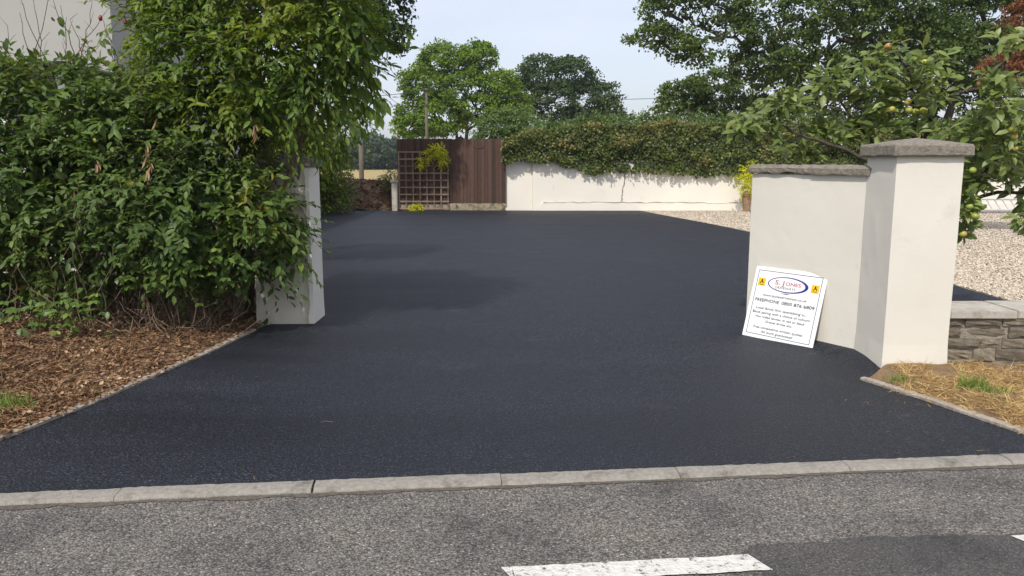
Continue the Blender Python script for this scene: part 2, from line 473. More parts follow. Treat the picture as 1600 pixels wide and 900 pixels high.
class Tubes:
    def __init__(self):
        self.V, self.F = [], []
    def add(self, path, r0, r1, sides=6):
        path = [Vector(p) for p in path]
        n_ = len(path)
        off = len(self.V)
        for i, p in enumerate(path):
            d = (path[min(i + 1, n_ - 1)] - path[max(i - 1, 0)])
            if d.length < 1e-6: d = Vector((0, 0, 1))
            d.normalize()
            a = d.cross(Vector((0.31, 0.17, 0.93)))
            if a.length < 1e-3: a = d.cross(Vector((1, 0, 0)))
            a.normalize()
            b = d.cross(a)
            r = r0 + (r1 - r0) * i / max(1, n_ - 1)
            for k in range(sides):
                t = 2 * math.pi * k / sides
                self.V.append(p + a * (r * math.cos(t)) + b * (r * math.sin(t)))
        for i in range(n_ - 1):
            for k in range(sides):
                k2 = (k + 1) % sides
                self.F.append((off + i * sides + k, off + i * sides + k2, off + (i + 1) * sides + k2, off + (i + 1) * sides + k))
        self.F.append(tuple(off + (n_ - 1) * sides + k for k in range(sides)))
    def mesh(self, name):
        return mesh_from(name, self.V, self.F, True)
def wander(a, b, n_, amp, sag=0.0):
    a, b = Vector(a), Vector(b)
    out = []
    for i in range(n_ + 1):
        t = i / n_
        p = a.lerp(b, t)
        k = math.sin(math.pi * t)
        j = amp * k if n_ < 4 else amp * min(1, 3 * t, 3 * (1 - t) + 0.3)
        p = p + Vector((random.uniform(-j, j), random.uniform(-j, j), random.uniform(-j, j) - sag * k))
        out.append(p)
    return out

# ------------------------------------------------------------------ leaves (numpy)
def unit(a):
    return a / np.maximum(np.linalg.norm(a, axis=-1, keepdims=True), 1e-9)
# outline templates: (along, across, lift)
T_NEAR = (np.array([[0, 0, 0], [.33, .0, -.02], [.7, .0, -.03], [1, 0, -.14], [.25, .36, .06], [.62, .40, .03], [.25, -.36, .06], [.62, -.40, .03]]),
          [(0, 1, 4), (0, 6, 1), (1, 2, 5, 4), (1, 6, 7, 2), (2, 3, 5), (2, 7, 3)])
T_MID = (np.array([[0, 0, 0], [.5, 0, -.03], [1, 0, -.1], [.42, .45, .08], [.42, -.45, .08]]),
         [(0, 1, 3), (0, 4, 1), (1, 2, 3), (1, 4, 2)])
T_FAR = (np.array([[0, 0, 0], [.5, .5, .06], [1, 0, 0], [.5, -.5, .06]]), [(0, 3, 2, 1)])
T_BLADE = (np.array([[0, .5, 0], [0, -.5, 0], [.55, .38, .08], [.55, -.38, .08], [1, 0, -.05]]), [(0, 1, 3, 2), (2, 3, 4)])
def frames(D, N):
    D = unit(D)
    S = np.cross(N, D)
    S = unit(S)
    N = unit(np.cross(D, S))
    return D, S, N
def leaf_mesh(name, P, D, N, L, Wd, tmpl, lv=None, smooth=True):
    n_ = len(P)
    T, faces = tmpl
    D, S, Nn = frames(D, N)
    L = np.broadcast_to(np.asarray(L, float), (n_,))[:, None, None]
    Wd = np.broadcast_to(np.asarray(Wd, float), (n_,))[:, None, None]
    V = P[:, None, :] + D[:, None, :] * T[None, :, 0:1] * L + S[:, None, :] * T[None, :, 1:2] * Wd + Nn[:, None, :] * T[None, :, 2:3] * L
    k = len(T)
    V = V.reshape(-1, 3)
    loops, starts, tot = [], [], []
    pos = 0
    fl = [np.array(f) for f in faces]
    per = sum(len(f) for f in fl)
    offs = (np.arange(n_) * k)[:, None]
    Lp = np.concatenate([f for f in fl])[None, :] + offs
    st = np.cumsum([0] + [len(f) for f in fl[:-1]])[None, :] + (np.arange(n_) * per)[:, None]
    tt = np.tile([len(f) for f in fl], n_)
    me = bpy.data.meshes.new(name)
    me.vertices.add(len(V))
    me.vertices.foreach_set('co', V.astype(np.float32).ravel())
    me.loops.add(Lp.size)
    me.loops.foreach_set('vertex_index', Lp.astype(np.int32).ravel())
    me.polygons.add(st.size)
    me.polygons.foreach_set('loop_start', st.astype(np.int32).ravel())
    me.polygons.foreach_set('loop_total', tt.astype(np.int32))
    me.update(calc_edges=True)
    if lv is None:
        lv = rng.random((n_, 2))
    col = np.ones((n_, k, 4), np.float32)
    col[:, :, 0] = lv[:, 0:1]
    col[:, :, 1] = lv[:, 1:2]
    at = me.attributes.new('lv', 'FLOAT_COLOR', 'POINT')
    at.data.foreach_set('color', col.ravel())
    if smooth and k > 4:
        me.polygons.foreach_set('use_smooth', [True] * len(me.polygons))
    return me
def rand_dirs(n_):
    return unit(rng.normal(size=(n_, 3)))
def shell_points(lobes, n_, lo=0.8, hi=1.06, cut=0.78, keep_back=1.0):
    """points spread over the outside of a union of ellipsoids, with outward normals"""
    Lb = np.array([[*l[0], *l[1]] for l in lobes], float)
    area = Lb[:, 3] * Lb[:, 4] + Lb[:, 3] * Lb[:, 5] + Lb[:, 4] * Lb[:, 5]
    outP, outN = [], []
    got = 0
    while got < n_:
        m = n_ * 2
        idx = rng.choice(len(Lb), size=m, p=area / area.sum())
        d = rand_dirs(m)
        c, r = Lb[idx, :3], Lb[idx, 3:]
        s = lo + (hi - lo) * rng.random((m, 1))
        p = c + d * r * s
        nn = unit(d / r)
        ok = np.ones(m, bool)
        for j in range(len(Lb)):
            q = (((p - Lb[j, :3]) / Lb[j, 3:]) ** 2).sum(1)
            ok &= ~((q < cut * cut) & (idx != j))
        ok &= (nn[:, 1] < 0.35) | (rng.random(m) < keep_back)
        ok &= p[:, 2] > 0.03
        outP.append(p[ok]); outN.append(nn[ok]); got += ok.sum()
        if ok.sum() == 0: break
    return np.concatenate(outP)[:n_], np.concatenate(outN)[:n_]
def volume_points(lobes, n_, s=0.9):
    Lb = np.array([[*l[0], *l[1]] for l in lobes], float)
    vol = Lb[:, 3] * Lb[:, 4] * Lb[:, 5]
    idx = rng.choice(len(Lb), size=n_, p=vol / vol.sum())
    d = rand_dirs(n_) * (rng.random((n_, 1)) ** 0.45) * s
    p = Lb[idx, :3] + d * Lb[idx, 3:]
    p[:, 2] = np.maximum(p[:, 2], 0.05)
    return p
def sprays(P, N, k, length, leafL, up=0.25, droop=0.3, spread=0.85, jit=0.35):
    """k leaves set alternately along a twig at every P"""
    n_ = len(P)
    d = unit(N + rng.normal(size=(n_, 3)) * 0.5 + np.array([0, 0, up]))
    ln = length * (0.6 + 0.8 * rng.random((n_, 1)))
    side = unit(np.cross(d, np.array([0, 0, 1.0])) + 1e-4)
    LP, LD, LN, LS = [], [], [], []
    nz_ = rng.normal(size=(n_, 3))
    for j in range(k):
        t = (j + 0.6) / k
        pos = P + d * ln * t + np.array([0, 0, -1.0]) * (droop * ln * t * t)
        sg = 1 if j % 2 else -1
        ld = d * (0.35 + 0.55 * t) + side * sg * spread * (1 - 0.55 * t) + np.array([0, 0, -droop]) + rng.normal(size=(n_, 3)) * jit
        ln_ = np.array([0, 0, 0.9]) + N * 0.55 + rng.normal(size=(n_, 3)) * jit
        LP.append(pos); LD.append(ld); LN.append(ln_)
        LS.append(leafL * (0.6 + 0.6 * rng.random(n_)) * (1.05 - 0.3 * t))
    twigs = (P, P + d * ln - np.array([0, 0, 1.0]) * droop * ln)
    hue = np.tile(rng.random(n_), k) * 0.6 + rng.random(n_ * k) * 0.4
    lv = np.stack([hue, rng.random(n_ * k)], 1)
    return np.concatenate(LP), np.concatenate(LD), np.concatenate(LN), np.concatenate(LS), lv, twigs
def clump_leaves(centers, normals, cr, per, leafL, flat=0.62):
    """domed pads of foliage: most leaves on the upper shell of a flattened ball"""
    n_ = len(centers)
    d = rand_dirs(n_ * per).reshape(n_, per, 3)
    d[:, :, 2] = np.where(rng.random((n_, per)) < .8, np.abs(d[:, :, 2]), d[:, :, 2])
    rad = 1.0 - 0.45 * rng.random((n_, per, 1)) ** 2 + 0.12 * rng.normal(size=(n_, per, 1))
    asp = 0.75 + 0.5 * rng.random((n_, 1, 3))
    r = cr * (0.55 + 0.8 * rng.random((n_, 1, 1)))
    off = d * rad * asp * np.array([1, 1, flat * 1.15])
    P = (centers[:, None, :] + off * r).reshape(-1, 3)
    Nn = (d * 0.9 + np.array([0, 0, 0.35]) + normals[:, None, :] * 0.25 + rng.normal(size=off.shape) * 0.38).reshape(-1, 3)
    D = rand_dirs(len(P)) + d.reshape(-1, 3) * 0.5 + np.array([0, 0, -0.25])
    Ls = leafL * (0.65 + 0.7 * rng.random(len(P)))
    hue = np.repeat(rng.random(n_), per) * 0.55 + rng.random(len(P)) * 0.45
    return P, D, Nn, Ls, np.stack([hue, rng.random(len(P))], 1)
def unit_leaves(tag_, mat, ratio, tmpl=T_NEAR, n_=6):
    out = []
    for i in range(n_):
        h = (i + 0.5) / n_
        me = leaf_mesh(tag_ + '_leaf', np.zeros((1, 3)), np.array([[0, 1.0, 0]]), np.array([[0, 0, 1.0]]), 1.0, ratio, tmpl, np.array([[h, random.random()]]))
        me.materials.append(mat)
        out.append(me)
    return out
def pick_front(P, L, n_, cell=13):
    """the leaves that show largest: nearest one in each small cell of view"""
    u, v, d = project(P)
    ok = (u > 0) & (u < 1600) & (v > 0) & (v < 900) & (d > 0.5)
    idx = np.where(ok)[0]
    key = (u[idx] // cell).astype(int) * 1000 + (v[idx] // cell).astype(int)
    order = np.argsort(d[idx])
    seen, out = set(), []
    for o_ in order:
        k_ = key[o_]
        if k_ in seen: continue
        seen.add(k_); out.append(idx[o_])
    out = np.array(out)
    sc = L[out] / d[out]
    return out[np.argsort(-sc)][:n_]
def foliage_parts(root, P, D, N, L, ratio, tmpl, lv, mat, n_single, cell=13, nm='leaf'):
    """the largest leaves in view as parts, the rest joined as one stuff part"""
    sel = pick_front(P, L, n_single, cell) if n_single else np.array([], int)
    rest = np.ones(len(P), bool)
    rest[sel] = False
    me = leaf_mesh('foliage', P[rest], D[rest], N[rest], L[rest], L[rest] * ratio, tmpl, lv[rest])
    link('foliage', me, mat, root, 'stuff')
    if n_single:
        uls = unit_leaves(root.name, mat, ratio, tmpl)
        Df, Sf, Nf = frames(D[sel], N[sel])
        for i, s in enumerate(sel):
            o = bpy.data.objects.new(nm, uls[min(5, int(lv[s, 0] * 6))])
            C.objects.link(o)
            o.parent = root
            mt = Matrix(((-Sf[i][0], Df[i][0], Nf[i][0]), (-Sf[i][1], Df[i][1], Nf[i][1]), (-Sf[i][2], Df[i][2], Nf[i][2]))).to_4x4()
            o.matrix_basis = Matrix.Translation(Vector(P[s]) - root.location) @ mt @ Matrix.Scale(float(L[s]), 4)
def twig_mesh(a, b, r, name='twigs'):
    t = Tubes()
    for p, q in zip(a, b):
        t.add([p, (Vector(p) + Vector(q)) / 2 + Vector((0, 0, 0.02)), q], r, r * 0.5, 3)
    return t.mesh(name)
def lob(px, py, Y, rx, ry, rz):
    return (tuple(W(px, py, Y)), (rx, ry, rz))

# ================================================================== THE SETTING
def sheet(name, pts, z, mat, kind='structure'):
    me = mesh_from(name, [(p[0], p[1], z) for p in pts], [tuple(range(len(pts)))])
    return link(name, me, mat, None, kind)
def smooth(a, b, x):
    t = min(1, max(0, (x - a) / (b - a)))
    return t * t * (3 - 2 * t)
def interp(x, pts):
    if x <= pts[0][0]: return pts[0][1]
    for (a, va), (b, vb) in zip(pts, pts[1:]):
        if x <= b: return va + (vb - va) * (x - a) / (b - a)
    return pts[-1][1]
sheet('ground', [(-450, -60), (450, -60), (450, 700), (-450, 700)], -0.06, M['ground'])
KANG = math.atan2(4.23 - 3.69, 2.83 + 2.49)
KU = Vector((math.cos(KANG), math.sin(KANG), 0))
KV = Vector((-math.sin(KANG), math.cos(KANG), 0))
K0 = Vector((-2.49, 3.69, 0))                       # a point on the back edge of the kerb
def K(u, v, z=0.0):
    p = K0 + KU * u + KV * v
    return Vector((p.x, p.y, z))
def kerb_y(x):
    return K0.y + (x - K0.x) * math.tan(KANG)
sheet('road', [K(-60, -0.10), K(-60, -7.5), K(60, -7.5), K(60, -0.10)], 0.0, M['road'])
# newer strip of asphalt laid over the old surface
pp = []
edge = [(1168, 866), (1172, 852), (1215, 850), (1290, 848), (1322, 842), (1400, 839), (1500, 837), (1640, 833)]
def G(px, py, z=0.0):
    xc, yc = (px - 800) / F_PX, (450 - py) / F_PX
    fw, up = CP + yc * SP, yc * CP - SP
    t = (z - CAM_H) / up
    return Vector((xc * t, fw * t, z))
el = [G(*e) for e in edge]
dense = []
for a, b in zip(el, el[1:]):
    for i in range(10):
        p = a.lerp(b, i / 10)
        dense.append(p + Vector((random.uniform(-.008, .008), random.uniform(-.012, .012), 0)))
dense.append(el[-1])
g1 = G(1200, 905)
dense = [(g1.x + 0.05, g1.y - 0.5), (g1.x, g1.y)] + [(p.x, p.y) for p in dense] + [(9, 3.7), (9, 1.8)]
sheet('road_patch', dense, 0.004, M['patch'])
# edge-line dashes
def dash(px_a, py_a, px_b, py_b, length, label):
    a = G(px_a, py_a)
    bdir = KU
    n_ = 24
    V, Fc = [], []
    for i in range(n_ + 1):
        for s in (0, 1):
            p = a + bdir * (length * i / n_) - KV * (0.13 * s) + KV * random.uniform(-.004, .004) + KU * (0.05 * s if i in (0, n_) else 0)
            V.append((p.x, p.y, 0.008))
    for i in range(n_):
        Fc.append((2 * i, 2 * i + 1, 2 * i + 3, 2 * i + 2))
    o = link('road_marking', mesh_from('road_marking', V, Fc), M['paint'], None, 'structure')
    tag(o, label)
    return o
dash(783, 889, 0, 0, 1.03, 'worn white dash painted along the edge of the road')
dash(1578, 839, 0, 0, 1.0, 'white dash at the right edge painted on the newer asphalt')

# kerb: a row of concrete stones
kerb = bpy.data.objects.new('kerb', None)
kerb.location = K(0, 0)
C.objects.link(kerb)
tag(kerb, kind='structure')
joints_px = [(484, 770), (785, 757), (1065, 743), (1330, 731), (1580, 719)]
us = [(G(px, py, 0.025) - K0).dot(KU) for px, py in joints_px]
step = (us[3] - us[0]) / 3
us = [us[0] - step * k for k in (4, 3, 2, 1)] + us + [us[-1] + step * k for k in (1, 2, 3, 4)]
for a, b in zip(us, us[1:]):
    g = 0.0018 + random.random() * 0.0015
    gs = 0.010 if abs(a - us[4]) < 1e-6 else g
    bm = bmesh.new()
    prof = [(0.0, -0.1), (0.0, 0.026), (-0.05, 0.027), (-0.094, 0.022), (-0.108, 0.008), (-0.112, -0.1)]
    cuts = 30
    rings = []
    dz = random.uniform(-.003, .003)
    for i in range(cuts + 1):
        u = a + gs + (b - a - gs - g) * i / cuts
        ring = []
        for v, z in prof:
            j = 0.0035 if 0 < i < cuts else 0.0015
            wob = 0.006 * mnoise.noise((u * 9, v * 30, 1.5)) if v < -.09 else 0
            ring.append(bm.verts.new(K(u + random.uniform(-j, j) * .5, v + wob + random.uniform(-j, j), z + dz + random.uniform(-j, j) * .5 + 0.0)))
        rings.append(ring)
    for r0, r1 in zip(rings, rings[1:]):
        for i in range(len(prof) - 1):
            bm.faces.new((r0[i], r0[i + 1], r1[i + 1], r1[i]))
    bm.faces.new(rings[0]); bm.faces.new(list(reversed(rings[-1])))
    bmesh.ops.recalc_face_normals(bm, faces=bm.faces[:])
    link('kerbstone', bm_mesh('kerbstone', bm), M['kerb'], kerb)
# grit and mortar bed in front of and between the stones
bm = bmesh.new()
V, Fc = [], []
n_ = 260
for i in range(n_ + 1):
    u = us[0] + (us[-1] - us[0]) * i / n_
    V.append(K(u, -0.09, 0.006)); V.append(K(u, -0.122 - abs(mnoise.noise((u * 3, 0, 0))) * 0.06 - random.random() * .012, 0.003))
for i in range(n_):
    Fc.append((2 * i, 2 * i + 1, 2 * i + 3, 2 * i + 2))
link('kerb_joint_grit', mesh_from('kerb_joint_grit', V, Fc), M['grit'], kerb)
bm.free()

# ------------------------------------------------------------------ driveway
WA, WB = Vector((2.85, 6.45, 0)), Vector((2.235, 7.50, 0))     # splayed wall, front line
wd = (WB - WA).normalized()
wn = Vector((-wd.y, wd.x, 0))                                      # towards the drive
if wn.x > 0: wn = -wn
LEFT = [(3.4, -3.45), (3.75, -3.28), (4.43, -2.96), (5.1, -2.80), (5.8, -2.68), (6.71, -2.53), (7.49, -2.45), (7.75, -2.43)]
RIGHT = [(4.1, 3.30), (4.27, 3.17), (4.54, 3.03), (5.19, 2.80), (5.74, 2.575), (5.98, 2.84), (6.45, 2.84)]
def right_x(y):
    if y <= 6.45: return interp(y, RIGHT)
    t = (y - WA.y) / (WB.y - WA.y)
    return WA.x + (WB.x - WA.x) * min(t, 1.0)
def drive_z(x, y):
    z = 0.024 + 0.004 * mnoise.noise((x * 0.7, y * 0.5, 3.1))
    p = Vector((x, y, 0))
    d = abs((p - WA).dot(wn))
    along = (p - WA).dot(wd)
    if -0.7 < along < 1.5 and y > 5.6:
        k = smooth(5.7, 6.35, y) * (1 - smooth(0.35, 1.3, along) * 0.7)
        dd = d if y > 6.45 else max(0, 2.84 - x)
        z += 0.062 * k * math.exp(-(dd / 0.16) ** 2)
    return z
V, Fc = [], []
nx, ny = 70, 130
y0f, y1f = 3.4, 7.75
rows = 0
for j in range(ny + 1):
    y = 3.3 + (y1f - 3.3) * j / ny
    xl = interp(y, LEFT) + random.uniform(-.006, .006)
    xr = right_x(y) + (random.uniform(-.012, .012) if y < 5.74 else (0.05 + random.uniform(-.012, .012) if y < 5.98 else 0.03))
    for i in range(nx + 1):
        x = xl + (xr - xl) * i / nx
        yy = max(y, kerb_y(x) - 0.002 + random.uniform(0, 0.006))
        V.append((x, yy, drive_z(x, yy)))
for j in range(ny):
    for i in range(nx):
        a = j * (nx + 1) + i
        q = (a, a + 1, a + nx + 2, a + nx + 1)
        if V[a + nx + 1][1] - V[a][1] > 1e-5 and V[a + nx + 2][1] - V[a + 1][1] > 1e-5:
            Fc.append(q)
off = len(V)
RB = [(7.7, 5.7), (10.5, 5.78), (13.5, 5.75), (16.5, 5.62), (18.6, 5.42), (21, 5.05), (23.5, 4.6), (26.4, 4.2)]
ny2, nx2 = 90, 60
for j in range(ny2 + 1):
    y = 7.75 + (26.45 - 7.75) * j / ny2
    for i in range(nx2 + 1):
        xl_ = -(0.27 * y + 0.3)
        x = xl_ + (interp(y, RB) - xl_ + random.uniform(-.01, .01)) * i / nx2
        V.append((x, y, 0.024 + 0.004 * mnoise.noise((x * 0.7, y * 0.5, 3.1)) + 0.012 * mnoise.noise((x * .25, y * .2, 9))*smooth(8.5, 12, y)))
for j in range(ny2):
    for i in range(nx2):
        a = off + j * (nx2 + 1) + i
        Fc.append((a, a + 1, a + nx2 + 2, a + nx2 + 1))
link('driveway', mesh_from('driveway', V, Fc, True), M['drive'], None, 'structure')

# ------------------------------------------------------------------ verges
def verge_left_z(x, y):
    d = interp(y, LEFT) - x
    return 0.0 + 0.05 * smooth(0, .25, d) + 0.16 * smooth(0.2, 2.2, d) + 0.05 * smooth(0, 0.7, d) * mnoise.noise((x * 1.6, y * 1.6, 1)) + 0.02 * mnoise.noise((x * 7, y * 7, 2)) * smooth(0, .2, d) + 0.02
V, Fc = [], []
nx, ny = 90, 80
for j in range(ny + 1):
    y = 3.3 + (8.15 - 3.3) * j / ny
    xr = interp(y, LEFT) - 0.05
    for i in range(nx + 1):
        x = xr - 9.0 * (i / nx) ** 1.6
        yy = max(y, kerb_y(x) + 0.002)
        V.append((x, yy, verge_left_z(x, yy)))
for j in range(ny):
    for i in range(nx):
        a = j * (nx + 1) + i
        Fc.append((a, a + nx + 1, a + nx + 2, a + 1))
link('verge', mesh_from('verge', V, Fc, True), M['soil'], None, 'structure')
def verge_right_z(x, y):
    d = x - interp(min(y, 5.74), RIGHT[:5])
    return 0.02 + 0.05 * smooth(0, .3, d) + 0.035 * smooth(0, .6, d) * (mnoise.noise((x * 2.2, y * 2.2, 5)) + .4) + 0.012 * mnoise.noise((x * 9, y * 9, 6))
V, Fc = [], []
nx, ny = 70, 50
for j in range(ny + 1):
    y = 3.9 + (6.12 - 3.9) * j / ny
    xl = interp(min(y, 5.98), RIGHT[:6]) + 0.045
    for i in range(nx + 1):
        x = xl + 7.0 * (i / nx) ** 1.7
        yy = max(y, kerb_y(x) + 0.002)
        V.append((x, yy, verge_right_z(x, yy)))
for j in range(ny):
    for i in range(nx):
        a = j * (nx + 1) + i
        Fc.append((a, a + 1, a + nx + 2, a + nx + 1))
link('verge', mesh_from('verge', V, Fc, True), M['soil_dry'], None, 'structure')
# thin concrete edgings between tarmac and verge
def edging(name, pts, side, n_=90):
    V, Fc = [], []
    P_ = []
    y0, y1 = pts[0][0], pts[-1][0]
    for i in range(n_ + 1):
        y = y0 + (y1 - y0) * i / n_
        P_.append(Vector((interp(y, pts), y, 0)))
    for i, p in enumerate(P_):
        d = (P_[min(i + 1, n_)] - P_[max(i - 1, 0)]).normalized()
        s = Vector((d.y, -d.x, 0)) * side
        j = lambda: random.uniform(-.004, .004)
        ztop = 0.045 + 0.008 * mnoise.noise((p.y * 3, 0, side)) + random.uniform(-.003, .003)
        for q, z in ((p - s * 0.004, -0.03), (p - s * 0.004 + s * j(), ztop - .006), (p + s * 0.012, ztop), (p + s * 0.045 + s * j(), ztop), (p + s * 0.052, -0.03)):
            V.append((q.x, q.y, z))
    for i in range(n_):
        for k in range(4):
            a = i * 5 + k
            Fc.append((a, a + 1, a + 6, a + 5))
    return link(name, mesh_from(name, V, Fc), M['edging'], None, 'structure')
edging('edging', [(3.72, -3.30)] + LEFT[2:-1], -1)
edging('edging', [(4.24, 3.19)] + RIGHT[2:5], 1)

# ------------------------------------------------------------------ gravel yard, bank, field
gp = [(interp(7.7 + 18.7 * i / 40, RB), 7.7 + 18.7 * i / 40) for i in range(41)]
sheet('gravel_yard', gp + [(30, 26.4), (30, 7.7)], 0.018, M['gravel'])
n_ = 100000
y = 7.8 + 18.4 * rng.random(n_) ** 1.0
xr_ = np.array([interp(v, RB) for v in y])
x = xr_ + 0.03 + rng.random(n_) ** 1.3 * (0.74 * y + 2 - xr_).clip(0.5)
y = np.where(rng.random(n_) < .5, y, y)
Pp = np.stack([x, y, np.full(n_, 0.03)], 1)
oc = np.array([[1, 0, 0], [-1, 0, 0], [0, 1, 0], [0, -1, 0], [0, 0, .7], [0, 0, -.7]], float)
T_PEB = (oc * 0.5, [(0, 2, 4), (2, 1, 4), (1, 3, 4), (3, 0, 4)])
me = leaf_mesh('gravel_stones', Pp, rand_dirs(n_) * np.array([1, 1, .3]), np.array([[0, 0, 1.0]]) + rng.normal(size=(n_, 3)) * .35, 0.022 + 0.026 * rng.random(n_), 0.02 + 0.02 * rng.random(n_), T_PEB, smooth=False)
link('gravel_stones', me, M['pebble'], None, 'stuff')
bpy.data.objects['gravel_stones']['label'] = 'pale cream gravel stones spread beside the tarmac'
bpy.data.objects['gravel_stones']['category'] = 'gravel'
V, Fc = [], []
for j in range(31):
    y = 26.3 + 5.5 * j / 30
    for i in range(41):
        x = -11 + 7.4 * i / 40
        z = 0.0 + 0.92 * smooth(26.4, 28.3, y) * (1 - .55 * smooth(29.5, 31.8, y)) + 0.12 * mnoise.noise((x * 1.1, y * 1.1, 4)) + .05 * mnoise.noise((x * 4, y * 4, 8))
        V.append((x, y, z))
for j in range(30):
    for i in range(40):
        a = j * 41 + i
        Fc.append((a, a + 1, a + 42, a + 41))
link('bank', mesh_from('bank', V, Fc, True), M['soil'], None, 'structure')
sheet('field', [(-90, 30), (40, 30), (60, 165), (-140, 165)], -0.02, M['field'])

# ================================================================== WALLS AND PILLARS
# right gate pillar
PX0, PX1, PY0, PY1 = 2.84, 3.335, 5.975, 6.47
def pillar(name, x0, x1, y0, y1, h, mat, label, cap_over, cap_h, apex, zb=-0.05):
    r = empty(name, ((x0 + x1) / 2, (y0 + y1) / 2, 0), label, 'gate pillar')
    bm = bmesh.new()
    bmesh.ops.create_cube(bm, size=1)
    for v in bm.verts:
        v.co = Vector(((x0 + x1) / 2 + v.co.x * (x1 - x0), (y0 + y1) / 2 + v.co.y * (y1 - y0), zb + (v.co.z + .5) * (h - zb)))
    bmesh.ops.subdivide_edges(bm, edges=bm.edges[:], cuts=11, use_grid_fill=True)
    for v in bm.verts:
        k = 0.004 * mnoise.noise(v.co * 2.1) + 0.002 * mnoise.noise(v.co * 9)
        c = Vector(((x0 + x1) / 2, (y0 + y1) / 2, v.co.z))
        d = (v.co - c).normalized()
        v.co += d * (k + 0.009 * (1 - smooth(0, .25, v.co.z)))
    return r, bm
r, bm = pillar('gate_pillar', PX0, PX1, PY0, PY1, 1.655, M['cream'], 'tall cream rendered gate pillar with pyramid stone cap beside the low stone wall', 0, 0, 0)
link('shaft', bm_mesh('shaft', bm), M['cream'], r)
def cap_mesh(x0, x1, y0, y1, z0, edge_h, apex_h, chips=0.006):
    bm = bmesh.new()
    n_ = 9
    cx, cy = (x0 + x1) / 2, (y0 + y1) / 2
    per = []
    for (ax, ay), (bx, by) in (((x0, y0), (x1, y0)), ((x1, y0), (x1, y1)), ((x1, y1), (x0, y1)), ((x0, y1), (x0, y0))):
        for i in range(n_):
            t = i / n_
            per.append((ax + (bx - ax) * t, ay + (by - ay) * t))
    lo, lo2, hi, hi2 = [], [], [], []
    jj = lambda s: random.uniform(-s, s)
    for (x, y) in per:
        dx, dy = (cx - x), (cy - y)
        L_ = math.hypot(dx, dy)
        ix, iy = x + dx / L_ * 0.012, y + dy / L_ * 0.012
        lo.append(bm.verts.new((ix, iy, z0)))
        lo2.append(bm.verts.new((x + jj(chips * .5), y + jj(chips * .5), z0 + 0.012 + jj(chips))))
        hi.append(bm.verts.new((x + jj(chips * .5), y + jj(chips * .5), z0 + edge_h - 0.008 + jj(chips))))
        hi2.append(bm.verts.new((ix, iy, z0 + edge_h + 0.004 + jj(chips * .5))))
    m = len(per)
    mid = [bm.verts.new((cx + (x - cx) * .45, cy + (y - cy) * .45, z0 + edge_h + apex_h * .57 + jj(chips))) for x, y in per]
    ap = bm.verts.new((cx, cy, z0 + edge_h + apex_h))
    for A, B in ((lo, lo2), (lo2, hi), (hi, hi2), (hi2, mid)):
        for i in range(m):
            bm.faces.new((A[i], A[(i + 1) % m], B[(i + 1) % m], B[i]))
    for i in range(m):
        bm.faces.new((mid[i], mid[(i + 1) % m], ap))
    bm.faces.new(list(reversed(lo)))
    return bm_mesh('cap', bm)
link('cap', cap_mesh(PX0 - .045, PX1 + .045, PY0 - .045, PY1 + .045, 1.653, .088, .055), M['cap'], r)

# splayed wall beside it, with two coping stones
r = empty('splay_wall', ((WA.x + WB.x) / 2, (WA.y + WB.y) / 2, 0), 'cream rendered wall splaying from the tall pillar, capped with two chipped coping stones', 'wall')
back = -wn * 0.22
pts = [WA + wd * -0.12, WB, WB + back, WA + wd * -0.12 + back]
bm = bmesh.new()
nu, nz_ = 14, 16
grid = []
for i in range(nu + 1):
    col = []
    p = pts[0].lerp(pts[1], i / nu)
    for k in range(nz_ + 1):
        z = -0.05 + (1.505 + 0.05) * k / nz_
        q = p + wn * (0.0025 * mnoise.noise((p.x * 3, p.y * 3, z * 2)) + 0.0015 * mnoise.noise((p.x * 12, p.y * 12, z * 9)))
        col.append(bm.verts.new((q.x, q.y, z)))
    grid.append(col)
for i in range(nu):
    for k in range(nz_):
        bm.faces.new((grid[i][k], grid[i][k + 1], grid[i + 1][k + 1], grid[i + 1][k]))
b0, b1 = bm.verts.new((pts[3].x, pts[3].y, -.05)), bm.verts.new((pts[3].x, pts[3].y, 1.505))
c0, c1 = bm.verts.new((pts[2].x, pts[2].y, -.05)), bm.verts.new((pts[2].x, pts[2].y, 1.505))
bm.faces.new([grid[nu][k] for k in range(nz_ + 1)] + [c1, c0])
bm.faces.new((b0, b1, c1, c0))
bm.faces.new([grid[i][nz_] for i in range(nu + 1)] + [c1, b1])
bmesh.ops.recalc_face_normals(bm, faces=bm.faces[:])
link('wall_body', bm_mesh('wall_body', bm), M['cream'], r)
def coping_stone(a, b, z0, depth0, depth1, h, broken=False):
    """a..b along the wall front; a weathered slab overhanging the face"""
    bm = bmesh.new()
    n_ = 16
    rings = []
    for i in range(n_ + 1):
        p = a.lerp(b, i / n_)
        j = lambda s=.004: random.uniform(-s, s)
        lo = z0
        fr = depth0
        if broken:
            t = i / n_
            lo = z0 + 0.022 * max(0, mnoise.noise((t * 4.3, 2.2, 0)) + 0.25) * (1 if 0.15 < t < .85 else .2)
        prof = [(fr - .004, lo), (fr + j(), lo + .012), (fr + j(), z0 + h * .62 + j()), (fr - .028, z0 + h * .92 + j()), (-.10, z0 + h + j()), (depth1, z0 + h * .8), (depth1, z0)]
        rings.append([bm.verts.new(((p + wn * v).x, (p + wn * v).y, z)) for v, z in prof])
    for r0, r1 in zip(rings, rings[1:]):
        k = len(r0)
        for i in range(k):
            bm.faces.new((r0[i], r0[(i + 1) % k], r1[(i + 1) % k], r1[i]))
    bm.faces.new(rings[0]); bm.faces.new(list(reversed(rings[-1])))
    bmesh.ops.recalc_face_normals(bm, faces=bm.faces[:])
    return bm_mesh('coping_stone', bm)
m_ = WA.lerp(WB, 0.44)
c = link('coping_stone', coping_stone(WA - wd * 0.1, m_ - wd * .003, 1.507, .04, -.26, .085), M['cap'], r)
